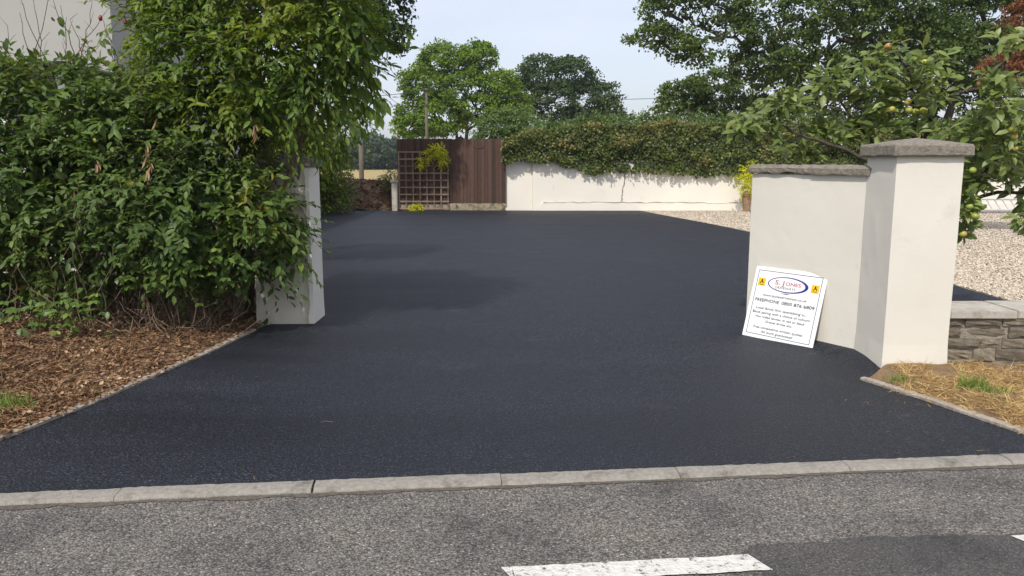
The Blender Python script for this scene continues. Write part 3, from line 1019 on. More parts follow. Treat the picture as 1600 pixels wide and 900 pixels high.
c = link('coping_stone', coping_stone(m_ + wd * .003, WB + wd * .02, 1.512, .035, -.26, .08, True), M['cap'], r)
c['label'] = 'cracked coping stone with a broken lower edge'

# left gate pillar
lx0, lx1, ly0, ly1 = -2.53, -1.975, 7.80, 8.22
r, bm = pillar('gate_pillar', lx0, lx1, ly0, ly1, 1.565, None, 'stained cream gate pillar half hidden by the overgrown shrub', 0, 0, 0)
link('shaft', bm_mesh('shaft', bm), M['cream_dirty'], r)
link('cap', cap_mesh(lx0 - .04, lx1 + .04, ly0 - .04, ly1 + .04, 1.563, .075, .05, .009), M['cap'], r)
# fresh white render on the drive side, broken off raggedly along the corner
bm = bmesh.new()
n_ = 46
A, B = [], []
for i in range(n_ + 1):
    z = 0.03 + 1.53 * i / n_
    flare = 0.006 * (1 - smooth(0, .25, z))
    w_ = 0.03 + 0.018 * mnoise.noise((z * 5, 1.3, 0)) + random.uniform(-.006, .006)
    A.append((lx1 - w_, ly0 - .012 - flare, z)); B.append((lx1 + .012 + flare, ly0 - .012 - flare, z))
V, Fc = [], []
for i in range(n_ + 1):
    f2 = 0.006 * (1 - smooth(0, .25, A[i][2]))
    V += [(A[i][0], ly0 + .03, A[i][2]), A[i], B[i], (lx1 + .012 + f2, ly1 + .004, A[i][2])]
for i in range(n_):
    for k in range(3):
        a = i * 4 + k
        Fc.append((a, a + 1, a + 5, a + 4))
o = link('render_coat', mesh_from('render_coat', V, Fc), M['cream'], r)
o['label'] = 'whiter strip of render broken along the pillar corner'

# low stone wall on the right
r = empty('stone_wall', (4.9, 6.3, 0), 'low old stone wall with flat concrete coping right of the tall pillar', 'wall')
link('mortar_core', box_mesh('mortar_core', 3.30, 7.5, 6.034, 6.42, -0.05, 0.425), M['mortar'], r)
z = 0.0
hs = [0.085, 0.10, 0.082, 0.088, 0.072]
zz = 0.01
for ci, h in enumerate(hs):
    x = 3.30 - random.random() * 0.2
    while x < 7.4:
        w_ = random.uniform(0.15, 0.36)
        x0 = max(x, 3.325)
        x1 = x + w_
        if x1 - x0 > 0.05:
            me = box_mesh('stone', x0 + .007, x1 - .007, 6.018 + random.uniform(-.012, .012), 6.16, zz + .006 + random.uniform(-.004, .004), zz + h - .006 + random.uniform(-.004, .004), 0, 0.005, sub=3)
            bm = bmesh.new(); bm.from_mesh(me)
            for v in bm.verts:
                if v.co.y < 6.10:
                    ex = min(v.co.x - x0, x1 - v.co.x) < .02 or min(v.co.z - zz, zz + h - v.co.z) < .014
                    v.co.y += 0.006 if ex else -0.003 + random.uniform(-.005, .005)
            bm.to_mesh(me); bm.free()
            link('stone', me, M['stone'], r)
        x = x1
    zz += h
x = 3.34
for w_ in (0.52, 0.80, 0.9, 0.9, 0.9):
    link('coping_slab', box_mesh('coping_slab', x + .004, x + w_ - .004, 5.99 + random.uniform(-.006, .006), 6.46, 0.432, 0.492 + random.uniform(-.003, .003), .006, .002), M['coping'], r)
    x += w_

# back wall
BY = 26.4
r = empty('back_wall', (8, BY, 0), 'long sunlit white boundary wall along the far side under the clipped hedge', 'wall')
xl = (831 - 800) / F_PX * BY * CP + 0.03
def wall_panel(name, x0, x1, yf, yb, z1, nu=60, nz_=10):
    bm = bmesh.new()
    gr = []
    for i in range(nu + 1):
        col = []
        for k in range(nz_ + 1):
            x, z = x0 + (x1 - x0) * i / nu, -0.05 + (z1 + .05) * k / nz_
            col.append(bm.verts.new((x, yf + 0.012 * mnoise.noise((x * 1.3, z * 1.3, 2)), z)))
        gr.append(col)
    for i in range(nu):
        for k in range(nz_):
            bm.faces.new((gr[i][k], gr[i + 1][k], gr[i + 1][k + 1], gr[i][k + 1]))
    q = [bm.verts.new(v) for v in ((x0, yb, -.05), (x1, yb, -.05), (x1, yb, z1), (x0, yb, z1))]
    bm.faces.new((q[1], q[0], q[3], q[2]))
    bm.faces.new([gr[0][k] for k in range(nz_ + 1)] + [q[3], q[0]])
    bm.faces.new([gr[nu][k] for k in range(nz_, -1, -1)] + [q[1], q[2]])
    bm.faces.new([gr[i][nz_] for i in range(nu + 1)] + [q[2], q[3]])
    bmesh.ops.recalc_face_normals(bm, faces=bm.faces[:])
    return bm_mesh(name, bm)
link('wall_body', wall_panel('wall_body', xl, 26, BY, BY + .3, 1.6, 90), M['white_wall'], r)
link('plinth', box_mesh('plinth', xl + .28, 26, BY - .035, BY + .05, -.05, .27, .01), M['white_wall'], r)
link('end_panel', wall_panel('end_panel', -0.215, xl - .002, BY + .14, BY + .4, 1.6, 8), M['white_wall'], r)
link('coping', box_mesh('coping', -0.23, xl + .0, BY + .10, BY + .44, 1.604, 1.65, .008), M['cap'], r)
link('coping', box_mesh('coping', xl + .004, 26, BY - .03, BY + .34, 1.604, 1.65, .008), M['cap'], r)
def crack(pts, w_, yy):
    V, Fc = [], []
    P_ = []
    for a, b in zip(pts, pts[1:]):
        for i in range(12):
            t = i / 12
            P_.append((a[0] + (b[0] - a[0]) * t, a[1] + (b[1] - a[1]) * t))
    P_.append(pts[-1])
    hor = abs(pts[0][0] - pts[-1][0]) > abs(pts[0][1] - pts[-1][1])
    for x, z in P_:
        j = random.uniform(-.012, .012)
        ww = w_ * random.uniform(.35, 1.1)
        if hor: V += [(x, yy, z + j), (x, yy, z + j + ww)]
        else: V += [(x + j, yy, z), (x + j + ww, yy, z)]
    for i in range(len(P_) - 1):
        Fc.append((2 * i, 2 * i + 1, 2 * i + 3, 2 * i + 2))
    return mesh_from('crack', V, Fc)
xc_ = (972 - 800) / F_PX * BY
link('crack', crack([(xc_ + .05, 1.25), (xc_ + .03, .9), (xc_ - .02, .7), (xc_ - .05, .28)], .028, BY - .016), M['crack'], r)
link('crack', crack([(xl + .35, .272), (3.0, .278), (5.4, .272), (7.9, .262), (12, .27)], .022, BY - .039), M['crack'], r)

# ================================================================== SIGN
bl, br_, tl, tr_ = Vector((2.136, 7.27, 0.030)), Vector((2.554, 6.645, 0.034)), Vector((2.305, 7.36, .668)), Vector((2.68, 6.72, .663))
ex = (br_ - bl).normalized()
up_ = (((tl - bl) + (tr_ - br_)) / 2)
nrm = ex.cross(up_).normalized()
ey = nrm.cross(ex).normalized()
SW, SH = (br_ - bl).length, up_.length
sign = empty('sign_board', bl, 'white advertising board leaning on the cream splay wall', 'sign')
sign.rotation_euler = Matrix((ex, ey, nrm)).transposed().to_euler()
def sp(name, me, mat, parent=None):
    me.materials.append(mat)
    o = bpy.data.objects.new(name, me)
    C.objects.link(o)
    o.parent = parent or sign
    return o
sp('panel', box_mesh('panel', 0, SW, 0, SH, -0.008, 0, .0015), M['signwhite'])
def flat(name, pts, z, mat, parent=None):
    return sp(name, mesh_from(name, [(p[0] * SW, p[1] * SH, z) for p in pts], [tuple(range(len(pts)))]), mat, parent)
b0, b1, t_ = 0.05, 0.95, 0.0075
V = [(b0, b0), (b1, b0), (b1, b1), (b0, b1), (b0 + t_, b0 + t_), (b1 - t_, b0 + t_), (b1 - t_, b1 - t_), (b0 + t_, b1 - t_)]
sp('border_line', mesh_from('border_line', [(a * SW, b * SH, .001) for a, b in V], [(0, 1, 5, 4), (1, 2, 6, 5), (2, 3, 7, 6), (3, 0, 4, 7)]), M['ink'])
def ell(cx, cy, rx, ry, n_=48):
    return [(cx + rx * math.cos(2 * math.pi * i / n_), cy + ry * math.sin(2 * math.pi * i / n_)) for i in range(n_)]
flat('logo_oval', ell(.50, .785, .285, .108), .0012, M['navy'])
flat('logo_oval', ell(.487, .785, .255, .094), .0020, M['signwhite'])
flat('logo_stroke', [(.42, .662), (.5, .668), (.58, .662), (.5, .655)], .0012, M['ink'])
for cx in (.125, .875):
    s = .052
    q = flat('logo_square', [(cx - s, .785 - s * 1.05), (cx + s, .785 - s * 1.05), (cx + s, .785 + s * 1.05), (cx - s, .785 + s * 1.05)], .0012, M['yellow'])
    flat('logo_mark', [(cx - .030, .768), (cx - .006, .80), (cx - .012, .822), (cx + .008, .825), (cx + .012, .802), (cx + .032, .766), (cx + .02, .764), (cx + .002, .79), (cx - .018, .764)], .0018, M['ink'])
    flat('logo_mark', [(cx - .03, .745), (cx + .03, .745), (cx + .03, .752), (cx - .03, .752)], .0018, M['ink'])
def text(body, cx, cy, width, height, mat, bold=0.0, shear=0.0):
    cu = bpy.data.curves.new('lettering', 'FONT')
    cu.body = body
    cu.align_x = 'CENTER'
    cu.offset = bold
    cu.shear = shear
    cu.resolution_u = 3
    tmp = bpy.data.objects.new('lettering_curve', cu)
    C.objects.link(tmp)
    bpy.context.view_layer.update()
    me = bpy.data.meshes.new_from_object(tmp)
    bpy.data.objects.remove(tmp)
    co = np.zeros(len(me.vertices) * 3)
    me.vertices.foreach_get('co', co)
    co = co.reshape(-1, 3)
    w_ = co[:, 0].max() - co[:, 0].min()
    co[:, 0] = (co[:, 0] - (co[:, 0].max() + co[:, 0].min()) / 2) / w_ * width * SW + cx * SW
    co[:, 1] = (co[:, 1] - 0.35) / 0.7 * height * SH + cy * SH
    co[:, 2] = 0.0026
    me.vertices.foreach_set('co', co.ravel())
    me.materials.clear()
    return sp('lettering', me, mat)
text('S. J', .385, .806, .13, .060, M['crimson'], .015)
text('ONES', .575, .802, .215, .046, M['crimson'], .015)
text('DRIVEWAYS', .475, .738, .29, .036, M['ink'], .004)
text('www.sjonesdriveways.co.uk', .49, .612, .62, .034, M['ink'], .002)
text('FREEPHONE', .26, .535, .35, .044, M['ink'], .008)
text('0800 876 6809', .695, .535, .45, .044, M['ink'], .008)
for body, yy, w_ in (('Local family firm specialising in....', .425, .74), ('Block paving with a choice of colours', .365, .81), ('Hot rolled tarmac in red or black', .305, .70), ('Gravel drives etc.', .247, .38), ('Free competitive written quotes', .157, .70), ('All work guaranteed', .100, .45)):
    text(body, .49, yy, w_, .033, M['ink'], .004, .12)

# ================================================================== FENCE, TRELLIS, POSTS
FY = 26.45
def fx(px): return (px - 800) / F_PX * FY * 0.997
ztop = W(700, 217, FY).z
panels = [(622, 701.5, 'brown close-board fence panel behind the trellis', 0.22), (701.5, 789.5, 'brown close-board fence panel beside the white wall', 0.24)]
board_meshes = []
for i in range(4):
    bm = bmesh.new()
    w_, h = 0.125, 1.0
    pr = [(0, .004), (w_, -.018), (w_, -.002), (0, .009)]
    lo = [bm.verts.new((x, y, 0)) for x, y in pr]
    hi = [bm.verts.new((x, y, h)) for x, y in pr]
    for k in range(4):
        bm.faces.new((lo[k], lo[(k + 1) % 4], hi[(k + 1) % 4], hi[k]))
    bm.faces.new(list(reversed(lo))); bm.faces.new(hi)
    bmesh.ops.recalc_face_normals(bm, faces=bm.faces[:])
    me = bm_mesh('board', bm)
    me.materials.append(M['fence'])
    board_meshes.append(me)
for pa, pb, lab, zb in panels:
    x0, x1 = fx(pa), fx(pb)
    r = empty('fence_panel', ((x0 + x1) / 2, FY, 0), lab, 'fence', 'fence panels at the far end')
    nb = 16
    for i in range(nb):
        o = bpy.data.objects.new('board', board_meshes[i % 4])
        C.objects.link(o)
        o.parent = r
        wv = (x1 - x0) / nb
        o.location = (x0 + wv * i - r.location.x, random.uniform(-.004, .004), zb)
        o.rotation_euler = (random.uniform(-.004, .004), random.uniform(-.006, .006), 0)
        o.scale = (wv * 1.14 / .125, 1, ztop - zb + random.uniform(-.012, .012))
    link('rail', box_mesh('rail', x0, x1, FY + .012, FY + .06, .6, .68), M['fence'], r)
    link('rail', box_mesh('rail', x0, x1, FY + .012, FY + .06, 1.8, 1.88), M['fence'], r)
    link('gravel_board', box_mesh('gravel_board', x0 + .02, x1 - .03, FY - .02, FY + .03, -.03, zb + .015, .008), M['mossy'], r)
# knots / repaired short board
o = link('repair_board', box_mesh('repair_board', fx(742), fx(757), FY - .022, FY - .010, ztop - .30, ztop - .22), M['fence'], bpy.data.objects['fence_panel.001'] if 'fence_panel.001' in bpy.data.objects else None)
TY = FY - .06
def tx(px): return (px - 800) / F_PX * TY * 0.997
r = empty('trellis', (tx(662), TY, 0), 'square wooden trellis fixed to the fence with a climber', 'trellis')
tx0, tx1 = tx(624.5), tx(700.5)
tz0, tz1 = 0.06, W(660, 236, TY).z
for i in range(8):
    x = tx0 + (tx1 - tx0) * i / 7
    link('slat', box_mesh('slat', x - .022 + random.uniform(-.004, .004), x + .022, TY - .012, TY, tz0, tz1 + random.uniform(-.01, .01)), M['slat'], r)
for i in range(9):
    z = tz0 + .03 + (tz1 - tz0 - .06) * i / 8
    link('slat', box_mesh('slat', tx0 - .03, tx1 + .03, TY - .028, TY - .0125, z - .024, z + .024), M['slat'], r)
# climber
cb = W(662, 327, TY - .05)
r = empty('climbing_plant', (cb.x, cb.y, 0.02), 'yellow-green climber hanging from the top right of the trellis', 'climber')
t = Tubes()
t.add(wander((cb.x - .25, TY - .05, .03), W(664, 280, TY - .06), 8, .06), .018, .012, 5)
t.add(wander(W(664, 280, TY - .06), W(684, 245, TY - .06), 8, .05), .012, .006, 5)
t.add(wander(W(656, 310, TY - .05), W(640, 270, TY - .05), 7, .05), .012, .006, 5)
t.add(wander(W(672, 290, TY - .05), W(694, 285, TY - .05), 7, .05), .010, .006, 5)
link('stem', t.mesh('stem'), M['twig'], r)
lbs = [lob(683, 234, TY - .15, .28, .16, .2), lob(692, 248, TY - .12, .16, .12, .26), lob(668, 243, TY - .12, .18, .1, .14), lob(658, 254, TY - .1, .1, .08, .2)]
P, N = shell_points(lbs, 330, .3, 1.05, 0)
P_, D_, N_, L_, lv, tw = sprays(P, N, 5, .12, .085, .1, .5)
link('foliage', leaf_mesh('foliage', P_, D_, N_, L_, L_ * .55, T_MID, lv), M['lime'], r, 'stuff')
c0 = W(650, 327, TY - .25)
r = empty('small_plant', (c0.x, c0.y, .02), 'small yellow-green plant at the foot of the trellis', 'plant')
lbs = [((c0.x, c0.y, .1), (.26, .12, .1))]
P, N = shell_points(lbs, 120, .2, 1.05, 0)
P_, D_, N_, L_, lv, tw = sprays(P, N, 5, .08, .075, .3, .2)
link('foliage', leaf_mesh('foliage', P_, D_, N_, L_, L_ * .55, T_MID, lv), M['lime'], r, 'stuff')
# stump post left of the trellis
sx = (618 - 800) / F_PX * 26.3
r = empty('short_post', (sx, 26.3, 0), 'short pale concrete post left of the trellis', 'post')
link('post_body', box_mesh('post_body', sx - .085, sx + .085, 26.2, 26.4, -.03, .93, .012, .004), M['coping'], r)
link('post_cap', box_mesh('post_cap', sx - .115, sx + .115, 26.17, 26.43, .933, 1.03, .015, .004), M['coping'], r)
# timber post in the field hedge line
pb = W(565, 286, 31)
r = empty('wooden_post', (pb.x, 31, .4), 'weathered round timber post standing behind the brown bank', 'post')
t = Tubes()
t.add([(pb.x, 31, .3), (pb.x + .01, 31, 1.2), (pb.x + .015, 31, W(565, 224, 31).z)], .095, .085, 10)
link('post_shaft', t.mesh('post_shaft'), M['post'], r)
t = Tubes()
t.add([(pb.x + .015, 31, W(565, 224, 31).z - .02), (pb.x + .015, 31, W(565, 221, 31).z)], .088, .05, 10)
link('post_top', t.mesh('post_top'), M['post'], r)
# utility pole and cables
ub = W(667, 217, 52)
ut = W(667, 138, 52)
r = empty('utility_pole', (ub.x, 52, 0), 'thin dark utility pole rising behind the fence', 'pole')
t = Tubes()
t.add([(ub.x, 52, -.05), (ub.x, 52, 3), (ub.x, 52, ut.z)], .12, .085, 10)
link('pole_shaft', t.mesh('pole_shaft'), M['post'], r)
link('insulator', box_mesh('insulator', ub.x - .05, ub.x + .16, 51.86, 51.9, ut.z - 1.1, ut.z - 1.0), M['wire'], r)
link('insulator', box_mesh('insulator', ub.x - .16, ub.x + .05, 51.86, 51.9, ut.z - .18, ut.z - .08), M['wire'], r)
for a, b, lab in (((480, 140, 44), (667, 140, 52), 'upper thin cable running left from the utility pole'), ((480, 176, 44), (667, 152, 52), 'lower thin cable running left from the utility pole'), ((667, 140, 52), (1075, 152, 56), 'thin cable running right from the utility pole towards the oak')):
    pa, pb_ = W(*a), W(*b)
    t = Tubes()
    t.add([pa.lerp(pb_, i / 20) - Vector((0, 0, .35 * math.sin(math.pi * i / 20))) for i in range(21)], .017, .017, 4)
    o = link('power_cable', t.mesh('power_cable'), M['wire'])
    tag(o, lab, 'cable', 'overhead cables')

# ================================================================== HOUSE (upper left)
HX, HY = -6.75, 14.0
r = empty('house', (-11, HY + 3, 0), 'grey-white rendered house behind the overgrown shrub', 'house')
link('wall', box_mesh('wall', -16, HX, HY, HY + 8, -.05, 6.4), M['house'], r)
rf = link('roof', mesh_from('roof', [(-16.3, HY - .35, 6.35), (HX + .35, HY - .35, 6.35), (HX + .35, HY + 8.35, 6.35), (-16.3, HY + 8.35, 6.35), (-13, HY + 4, 8.8), (-9.6, HY + 4, 8.8)], [(0, 1, 5, 4), (1, 2, 5), (2, 3, 4, 5), (3, 0, 4), (3, 2, 1, 0)]), M['tile'], r)
link('porch_wall', box_mesh('porch_wall', -9.4, -6.55, 12.0, HY - .003, -.05, 2.0), M['house'], r)
pw = link('porch_window', box_mesh('porch_window', -9.3, -6.6, 12.05, HY - .003, 2.003, 2.85), M['glass'], r)
for y in (12.0, 12.95, 13.85):
    link('window_frame', box_mesh('window_frame', -6.66, -6.54, y, y + .13, 2.003, 2.87), M['upvc'], pw)
for x in (-9.4, -8.4, -7.5):
    link('window_frame', box_mesh('window_frame', x, x + .12, 11.97, 12.08, 2.003, 2.87), M['upvc'], pw)
pr = link('porch_roof', box_mesh('porch_roof', -9.7, -6.42, 11.8, HY - .003, 2.90, 3.0), M['fascia'], r)
t = Tubes()
t.add([(-6.36, 11.75, 2.97), (-6.36, 13, 2.965), (-6.36, HY, 2.96)], .06, .06, 10)
link('gutter', t.mesh('gutter'), M['fascia'], pr)
t = Tubes()
t.add([(-9.7, 11.74, 2.97), (-8, 11.74, 2.97), (-6.36, 11.74, 2.97)], .06, .06, 10)
link('gutter', t.mesh('gutter'), M['fascia'], pr)

# ================================================================== TREES
def tree(name, label, base, lobes, mat, n_cl, cr, per, leafL, trunk_r, cat='tree', group=None, limbs=True, ratio=.75, inner=0.25, bark='bark', keep_back=.35):
    base = Vector(base)
    r = empty(name, base, label, cat, group)
    t = Tubes()
    cen = [Vector(l[0]) for l in lobes]
    zc = min(c.z - l[1][2] * .3 for c, l in zip(cen, lobes))
    fork = Vector((base.x, base.y, max(base.z + 1.0, zc * .8 + base.z * .2)))
    tk = [base + Vector((0, 0, -.1)), base.lerp(fork, .4) + Vector((random.uniform(-.1, .1), 0, 0)), fork]
    t.add(tk, trunk_r * 1.25, trunk_r * .85, 10)
    order = sorted(range(len(cen)), key=lambda i: (cen[i] - fork).length)
    done = []
    for i in order:
        c, l = cen[i], lobes[i]
        src, sr = fork, trunk_r * .5
        for j in done:
            if (cen[j] - c).length < (src - c).length * .8:
                src, sr = cen[j], trunk_r * .26
        path = wander(src, c, 6, .12 * l[1][0] + .1)
        t.add(path, sr, trunk_r * .14, 6)
        done.append(i)
        for k in range(4):
            d = Vector(rand_dirs(1)[0])
            e = c + Vector((d.x * l[1][0], d.y * l[1][1], abs(d.z) * l[1][2] * .9)) * .85
            t.add(wander(path[random.randint(3, 6)], e, 4, .14 * l[1][0]), trunk_r * .13, trunk_r * .03, 4)
    link('trunk', t.mesh('trunk'), M[bark], r)
    P, N = shell_points(lobes, n_cl, .72, 1.06, .72, keep_back)
    Pi = volume_points(lobes, int(n_cl * inner), .8)
    P = np.concatenate([P, Pi]); N = np.concatenate([N, np.tile([0, 0, 1.0], (len(Pi), 1))])
    P_, D_, N_, L_, lv = clump_leaves(P, N, cr, per, leafL)
    link('crown', leaf_mesh('crown', P_, D_, N_, L_, L_ * ratio, T_FAR, lv), mat, r, 'stuff')
    return r
# bright tree behind the fence
Y = 64
tree('oak_tree', 'bright green oak standing behind the brown fence', (W(728, 217, Y).x, Y, 0), [
    lob(700, 105, Y, 2.3, 2.5, 1.6), lob(745, 92, Y, 1.5, 1.6, 1.25), lob(668, 135, Y, 2.0, 2.2, 1.4), lob(720, 140, Y - 1, 2.4, 2.2, 1.5),
    lob(655, 178, Y, 1.7, 2.0, 1.3), lob(690, 185, Y - 1, 2.0, 2.0, 1.4), lob(745, 170, Y - 1, 2.0, 2.2, 1.2), lob(778, 145, Y, 1.9, 2.2, 1.5), lob(640, 200, Y, 1.2, 1.5, 1.0), lob(800, 170, Y, 1.4, 2, 1.6)],
    M['bright_tree'], 430, .56, 100, .19, .34, inner=.06)
Y = 78
tree('oak_tree', 'dark green oak to the right of the bright one', (W(880, 200, Y).x, Y, 0), [
    lob(840, 118, Y, 2.0, 2.4, 1.9), lob(890, 120, Y, 2.3, 2.4, 1.7), lob(815, 155, Y, 2.2, 2.4, 1.8), lob(865, 160, Y - 1, 2.6, 2.4, 2.0), lob(915, 165, Y, 1.9, 2, 1.8), lob(942, 152, Y, 1.4, 1.6, 1.2), lob(955, 180, Y, 1.0, 1.4, 1.2), lob(900, 195, Y, 2.4, 2, 1.3)],
    M['oak_dark'], 340, .64, 80, .23, .4, inner=.06)
Y = 40
tree('garden_bush', 'rounded light green bush between the fence and the hedge', (W(785, 220, Y).x, Y, 0), [
    lob(782, 200, Y, .95, 1.0, .8), lob(810, 195, Y, .9, 1.0, .75), lob(765, 215, Y, .7, .9, .7), lob(830, 212, Y, .8, .9, .8), lob(795, 225, Y, 1.2, 1, .9)],
    M['privet'], 170, .28, 60, .11, .08, 'bush')
# big oak on the right
Y = 36
tree('oak_tree', 'huge spreading oak filling the upper right behind the apple tree', (W(1475, 200, Y).x, Y, 0), [
    lob(1075, 30, Y, 1.6, 1.8, 1.1), lob(1018, 62, Y, 1.0, 1.2, .55), lob(1035, 15, Y, .9, 1.2, .6), lob(1060, 78, Y - .5, .9, 1.2, .5), lob(1130, 60, Y - 1, 1.7, 2.2, 1.3),
    lob(1150, 0, Y - 1, 2.0, 2.4, 1.4), lob(1215, 40, Y - 1.5, 2.2, 2.5, 1.5), lob(1210, 95, Y - 1.5, 1.8, 2.2, 1.0), lob(1275, 85, Y - 1.5, 1.7, 2.2, 1.5), lob(1290, 10, Y - 2, 2.3, 2.5, 1.6), lob(1340, 60, Y - 1.5, 1.7, 2.2, 1.3),
    lob(1390, 10, Y - 1.5, 2.2, 2.5, 1.5), lob(1420, 70, Y - 1, 1.9, 2.2, 1.2), lob(1530, 95, Y - 1, 1.9, 2.2, 1.2), lob(1540, 40, Y, 1.9, 2.2, 1.2), lob(1600, 60, Y, 2.2, 2.4, 2), lob(1480, 120, Y + 1.5, 2.4, 2.4, 1.3),
    lob(1120, -60, Y, 2.6, 2.8, 1.8), lob(1250, -80, Y, 3.0, 3, 2), lob(1400, -90, Y, 3.2, 3, 2), lob(1560, -70, Y, 3, 3, 2.2), lob(1240, 140, Y + 2, 1.8, 2, 1.2), lob(1320, 150, Y + 2, 2.2, 2, 1.4), lob(1400, 155, Y + 2, 2.2, 2, 1.4), lob(1580, 160, Y + 2, 2.6, 2, 1.5), lob(1300, 60, Y + 3, 3.2, 2, 2.4), lob(1420, 40, Y + 3, 3.2, 2, 2.4), lob(1530, 50, Y + 3, 3.2, 2, 2.4), lob(1400, 130, Y + 3.5, 3, 2, 1.6)],
    M['oak'], 1700, .40, 66, .14, .38, inner=.15)
Y = 44
tree('oak_tree', 'small round tree under the left end of the huge oak', (W(1100, 200, Y).x, Y, 0), [
    lob(1075, 150, Y, 1.3, 1.5, .9), lob(1115, 145, Y, 1.5, 1.6, 1.1), lob(1050, 172, Y, .8, 1.2, .8), lob(1150, 165, Y, 1.6, 1.6, 1.3), lob(1095, 185, Y, 1.8, 1.6, 1.0)],
    M['oak'], 170, .42, 70, .16, .2)
# dark tree at upper left
Y = 24
tree('oak_tree', 'dark oak reaching in at the top left above the drooping branches', (W(455, 300, Y).x, Y, 0), [
    lob(600, 20, Y, .75, 1.2, .8), lob(565, 60, Y, .7, 1.2, .5), lob(622, 62, Y, .38, .8, .4), lob(560, -30, Y, 1.6, 1.6, 1.2), lob(610, -40, Y, .6, 1.2, .5), lob(500, 10, Y, 1.6, 1.6, 1.2), lob(430, -20, Y, 1.8, 1.8, 1.5)],
    M['oak_dark'], 260, .3, 70, .11, .25)
# browned conifer at the right edge
Y = 17
tree('conifer_tree', 'rusty brown conifer at the right edge behind the apple tree', (W(1625, 250, Y).x, Y, 0), [
    lob(1590, 35, Y, .28, .4, .5), lob(1600, 5, Y, .3, .4, .4), lob(1560, 105, Y, .4, .4, .22), lob(1600, 80, Y, .4, .5, .4), lob(1585, 125, Y, .5, .5, .3), lob(1630, 60, Y, .6, .6, 1.3)],
    M['conifer_brown'], 260, .13, 34, .07, .12, ratio=.35)
# far trees beyond the field
far = [(470, 205, 170, 5), (508, 212, 178, 5.5), (540, 222, 185, 5), (572, 212, 160, 4), (594, 226, 172, 4), (612, 222, 165, 4.2), (636, 215, 180, 6), (556, 238, 190, 4), (440, 190, 165, 6)]
labs = ['far tree at the left end of the tree line beyond the field', 'far green tree beyond the field left of the timber post', 'far green tree just left of the timber post', 'taller far tree just right of the timber post', 'purple copper beech in the tree line beyond the field', 'far green tree right of the copper beech', 'far tree beyond the field next to the trellis top', 'low far bush behind the timber post beyond the field', 'tall far tree mostly behind the shrub by the pillar']
for i, (px, py, Y, rr) in enumerate(far):
    top = W(px, py, Y)
    bx = top.x
    h = top.z
    lb = [((bx, Y, h * .62), (rr, rr, h * .42)), ((bx - rr * .5, Y, h * .45), (rr * .7, rr * .8, h * .4)), ((bx + rr * .55, Y, h * .5), (rr * .7, rr * .8, h * .42)), ((bx, Y, h * .3), (rr * 1.1, rr, h * .28))]
    tree('far_tree', labs[i], (bx, Y, 0), lb, M['copper'] if i == 4 else M['far_tree'], 130, .9, 24, .6, .25, group='trees beyond the field', limbs=False)

# ================================================================== HEDGES ON THE BACK WALL
def hedge(name, label, x0, x1, yf, yb, zlo, zhi, n_, leafL, mat, tmpl=T_FAR, rough=.12, mat2=None, part2=None, top_only=.0, seed=0):
    r = empty(name, ((x0 + x1) / 2, (yf + yb) / 2, 0), label, 'hedge')
    x = x0 + (x1 - x0) * rng.random(n_)
    z_hi = np.array([zhi(v) for v in x]); z_lo = np.array([zlo(v) for v in x])
    # walk over the front face then the top
    face = rng.random(n_) < .72
    v = rng.random(n_)
    dep = yb - yf
    z = np.where(face, z_lo + (z_hi - z_lo) * v, z_hi)
    y = np.where(face, yf, yf + dep * v)
    bul = np.array([mnoise.noise((a * 1.1, c * 1.6, seed)) * .6 + mnoise.noise((a * 3.1, c * 3.3, seed + 5)) * .4 for a, c in zip(x, z + y)])
    dpt = np.abs(rng.normal(size=n_)) * rough * 1.3
    P = np.stack([x, np.where(face, y - bul * .34 + dpt + .18 * np.clip((v - .75) / .25, 0, 1) ** 2, y), np.where(face, z, z + bul * .14 - dpt)], 1)
    N = np.where(face[:, None], np.array([0, -1.0, .35]), np.array([0, -.2, 1.0])) + rng.normal(size=(n_, 3)) * .5
    D = rand_dirs(n_) + np.array([0, -.2, -.15])
    hue = np.clip(.38 + bul * .7 + rng.normal(size=n_) * .22, 0, 1)
    L = leafL * (.6 + .8 * rng.random(n_))
    lv = np.stack([hue, rng.random(n_)], 1)
    if mat2 is None:
        link('foliage', leaf_mesh('foliage', P, D, N, L, L * .7, tmpl, lv), mat, r, 'stuff')
    else:
        b = np.array([mnoise.noise((p[0] * .8, p[2] * 1.5, 40 + seed)) for p in P])
        tt = (P[:, 2] - z_lo) / (z_hi - z_lo)
        br = (b + rng.normal(size=n_) * .12 + (tt - .6) * .55) > .25
        link('foliage', leaf_mesh('foliage', P[~br], D[~br], N[~br], L[~br], L[~br] * .7, tmpl, lv[~br]), mat, r, 'stuff')
        o = link('foliage', leaf_mesh('foliage', P[br], D[br], N[br], L[br], L[br] * .7, tmpl, lv[br]), mat2, r, 'stuff')
        o['label'] = 'browned leaves along the hedge top'
    # woody stems, then a solid block coloured dark like the inner shade
    V = []
    t = Tubes()
    for i in range(int((x1 - x0) * 3)):
        a = x0 + (x1 - x0) * random.random()
        t.add(wander((a, yb - dep * .3, .3), (a + random.uniform(-.3, .3), yf + dep * .3, zhi(a) - .1), 5, .1), .02, .006, 4)
    link('stems', t.mesh('stems'), M['twig'], r)
    me = box_mesh('shade_block', x0 + 2.4, x1 - .1, yf + .28, yb - .05, min(z_lo) + .35, min(z_hi) - .28, sub=3, jit=.05)
    o = link('shade_block', me, M['hedge_shade_core'], r)
    return r
M['hedge_shade_core'] = m_mottled('hedge_inner_shade', (0.012, 0.016, 0.008), (0.035, 0.04, 0.018), 12, .95, 20, .9, .05)  # near-black colour stands in for the shade deep inside the hedge
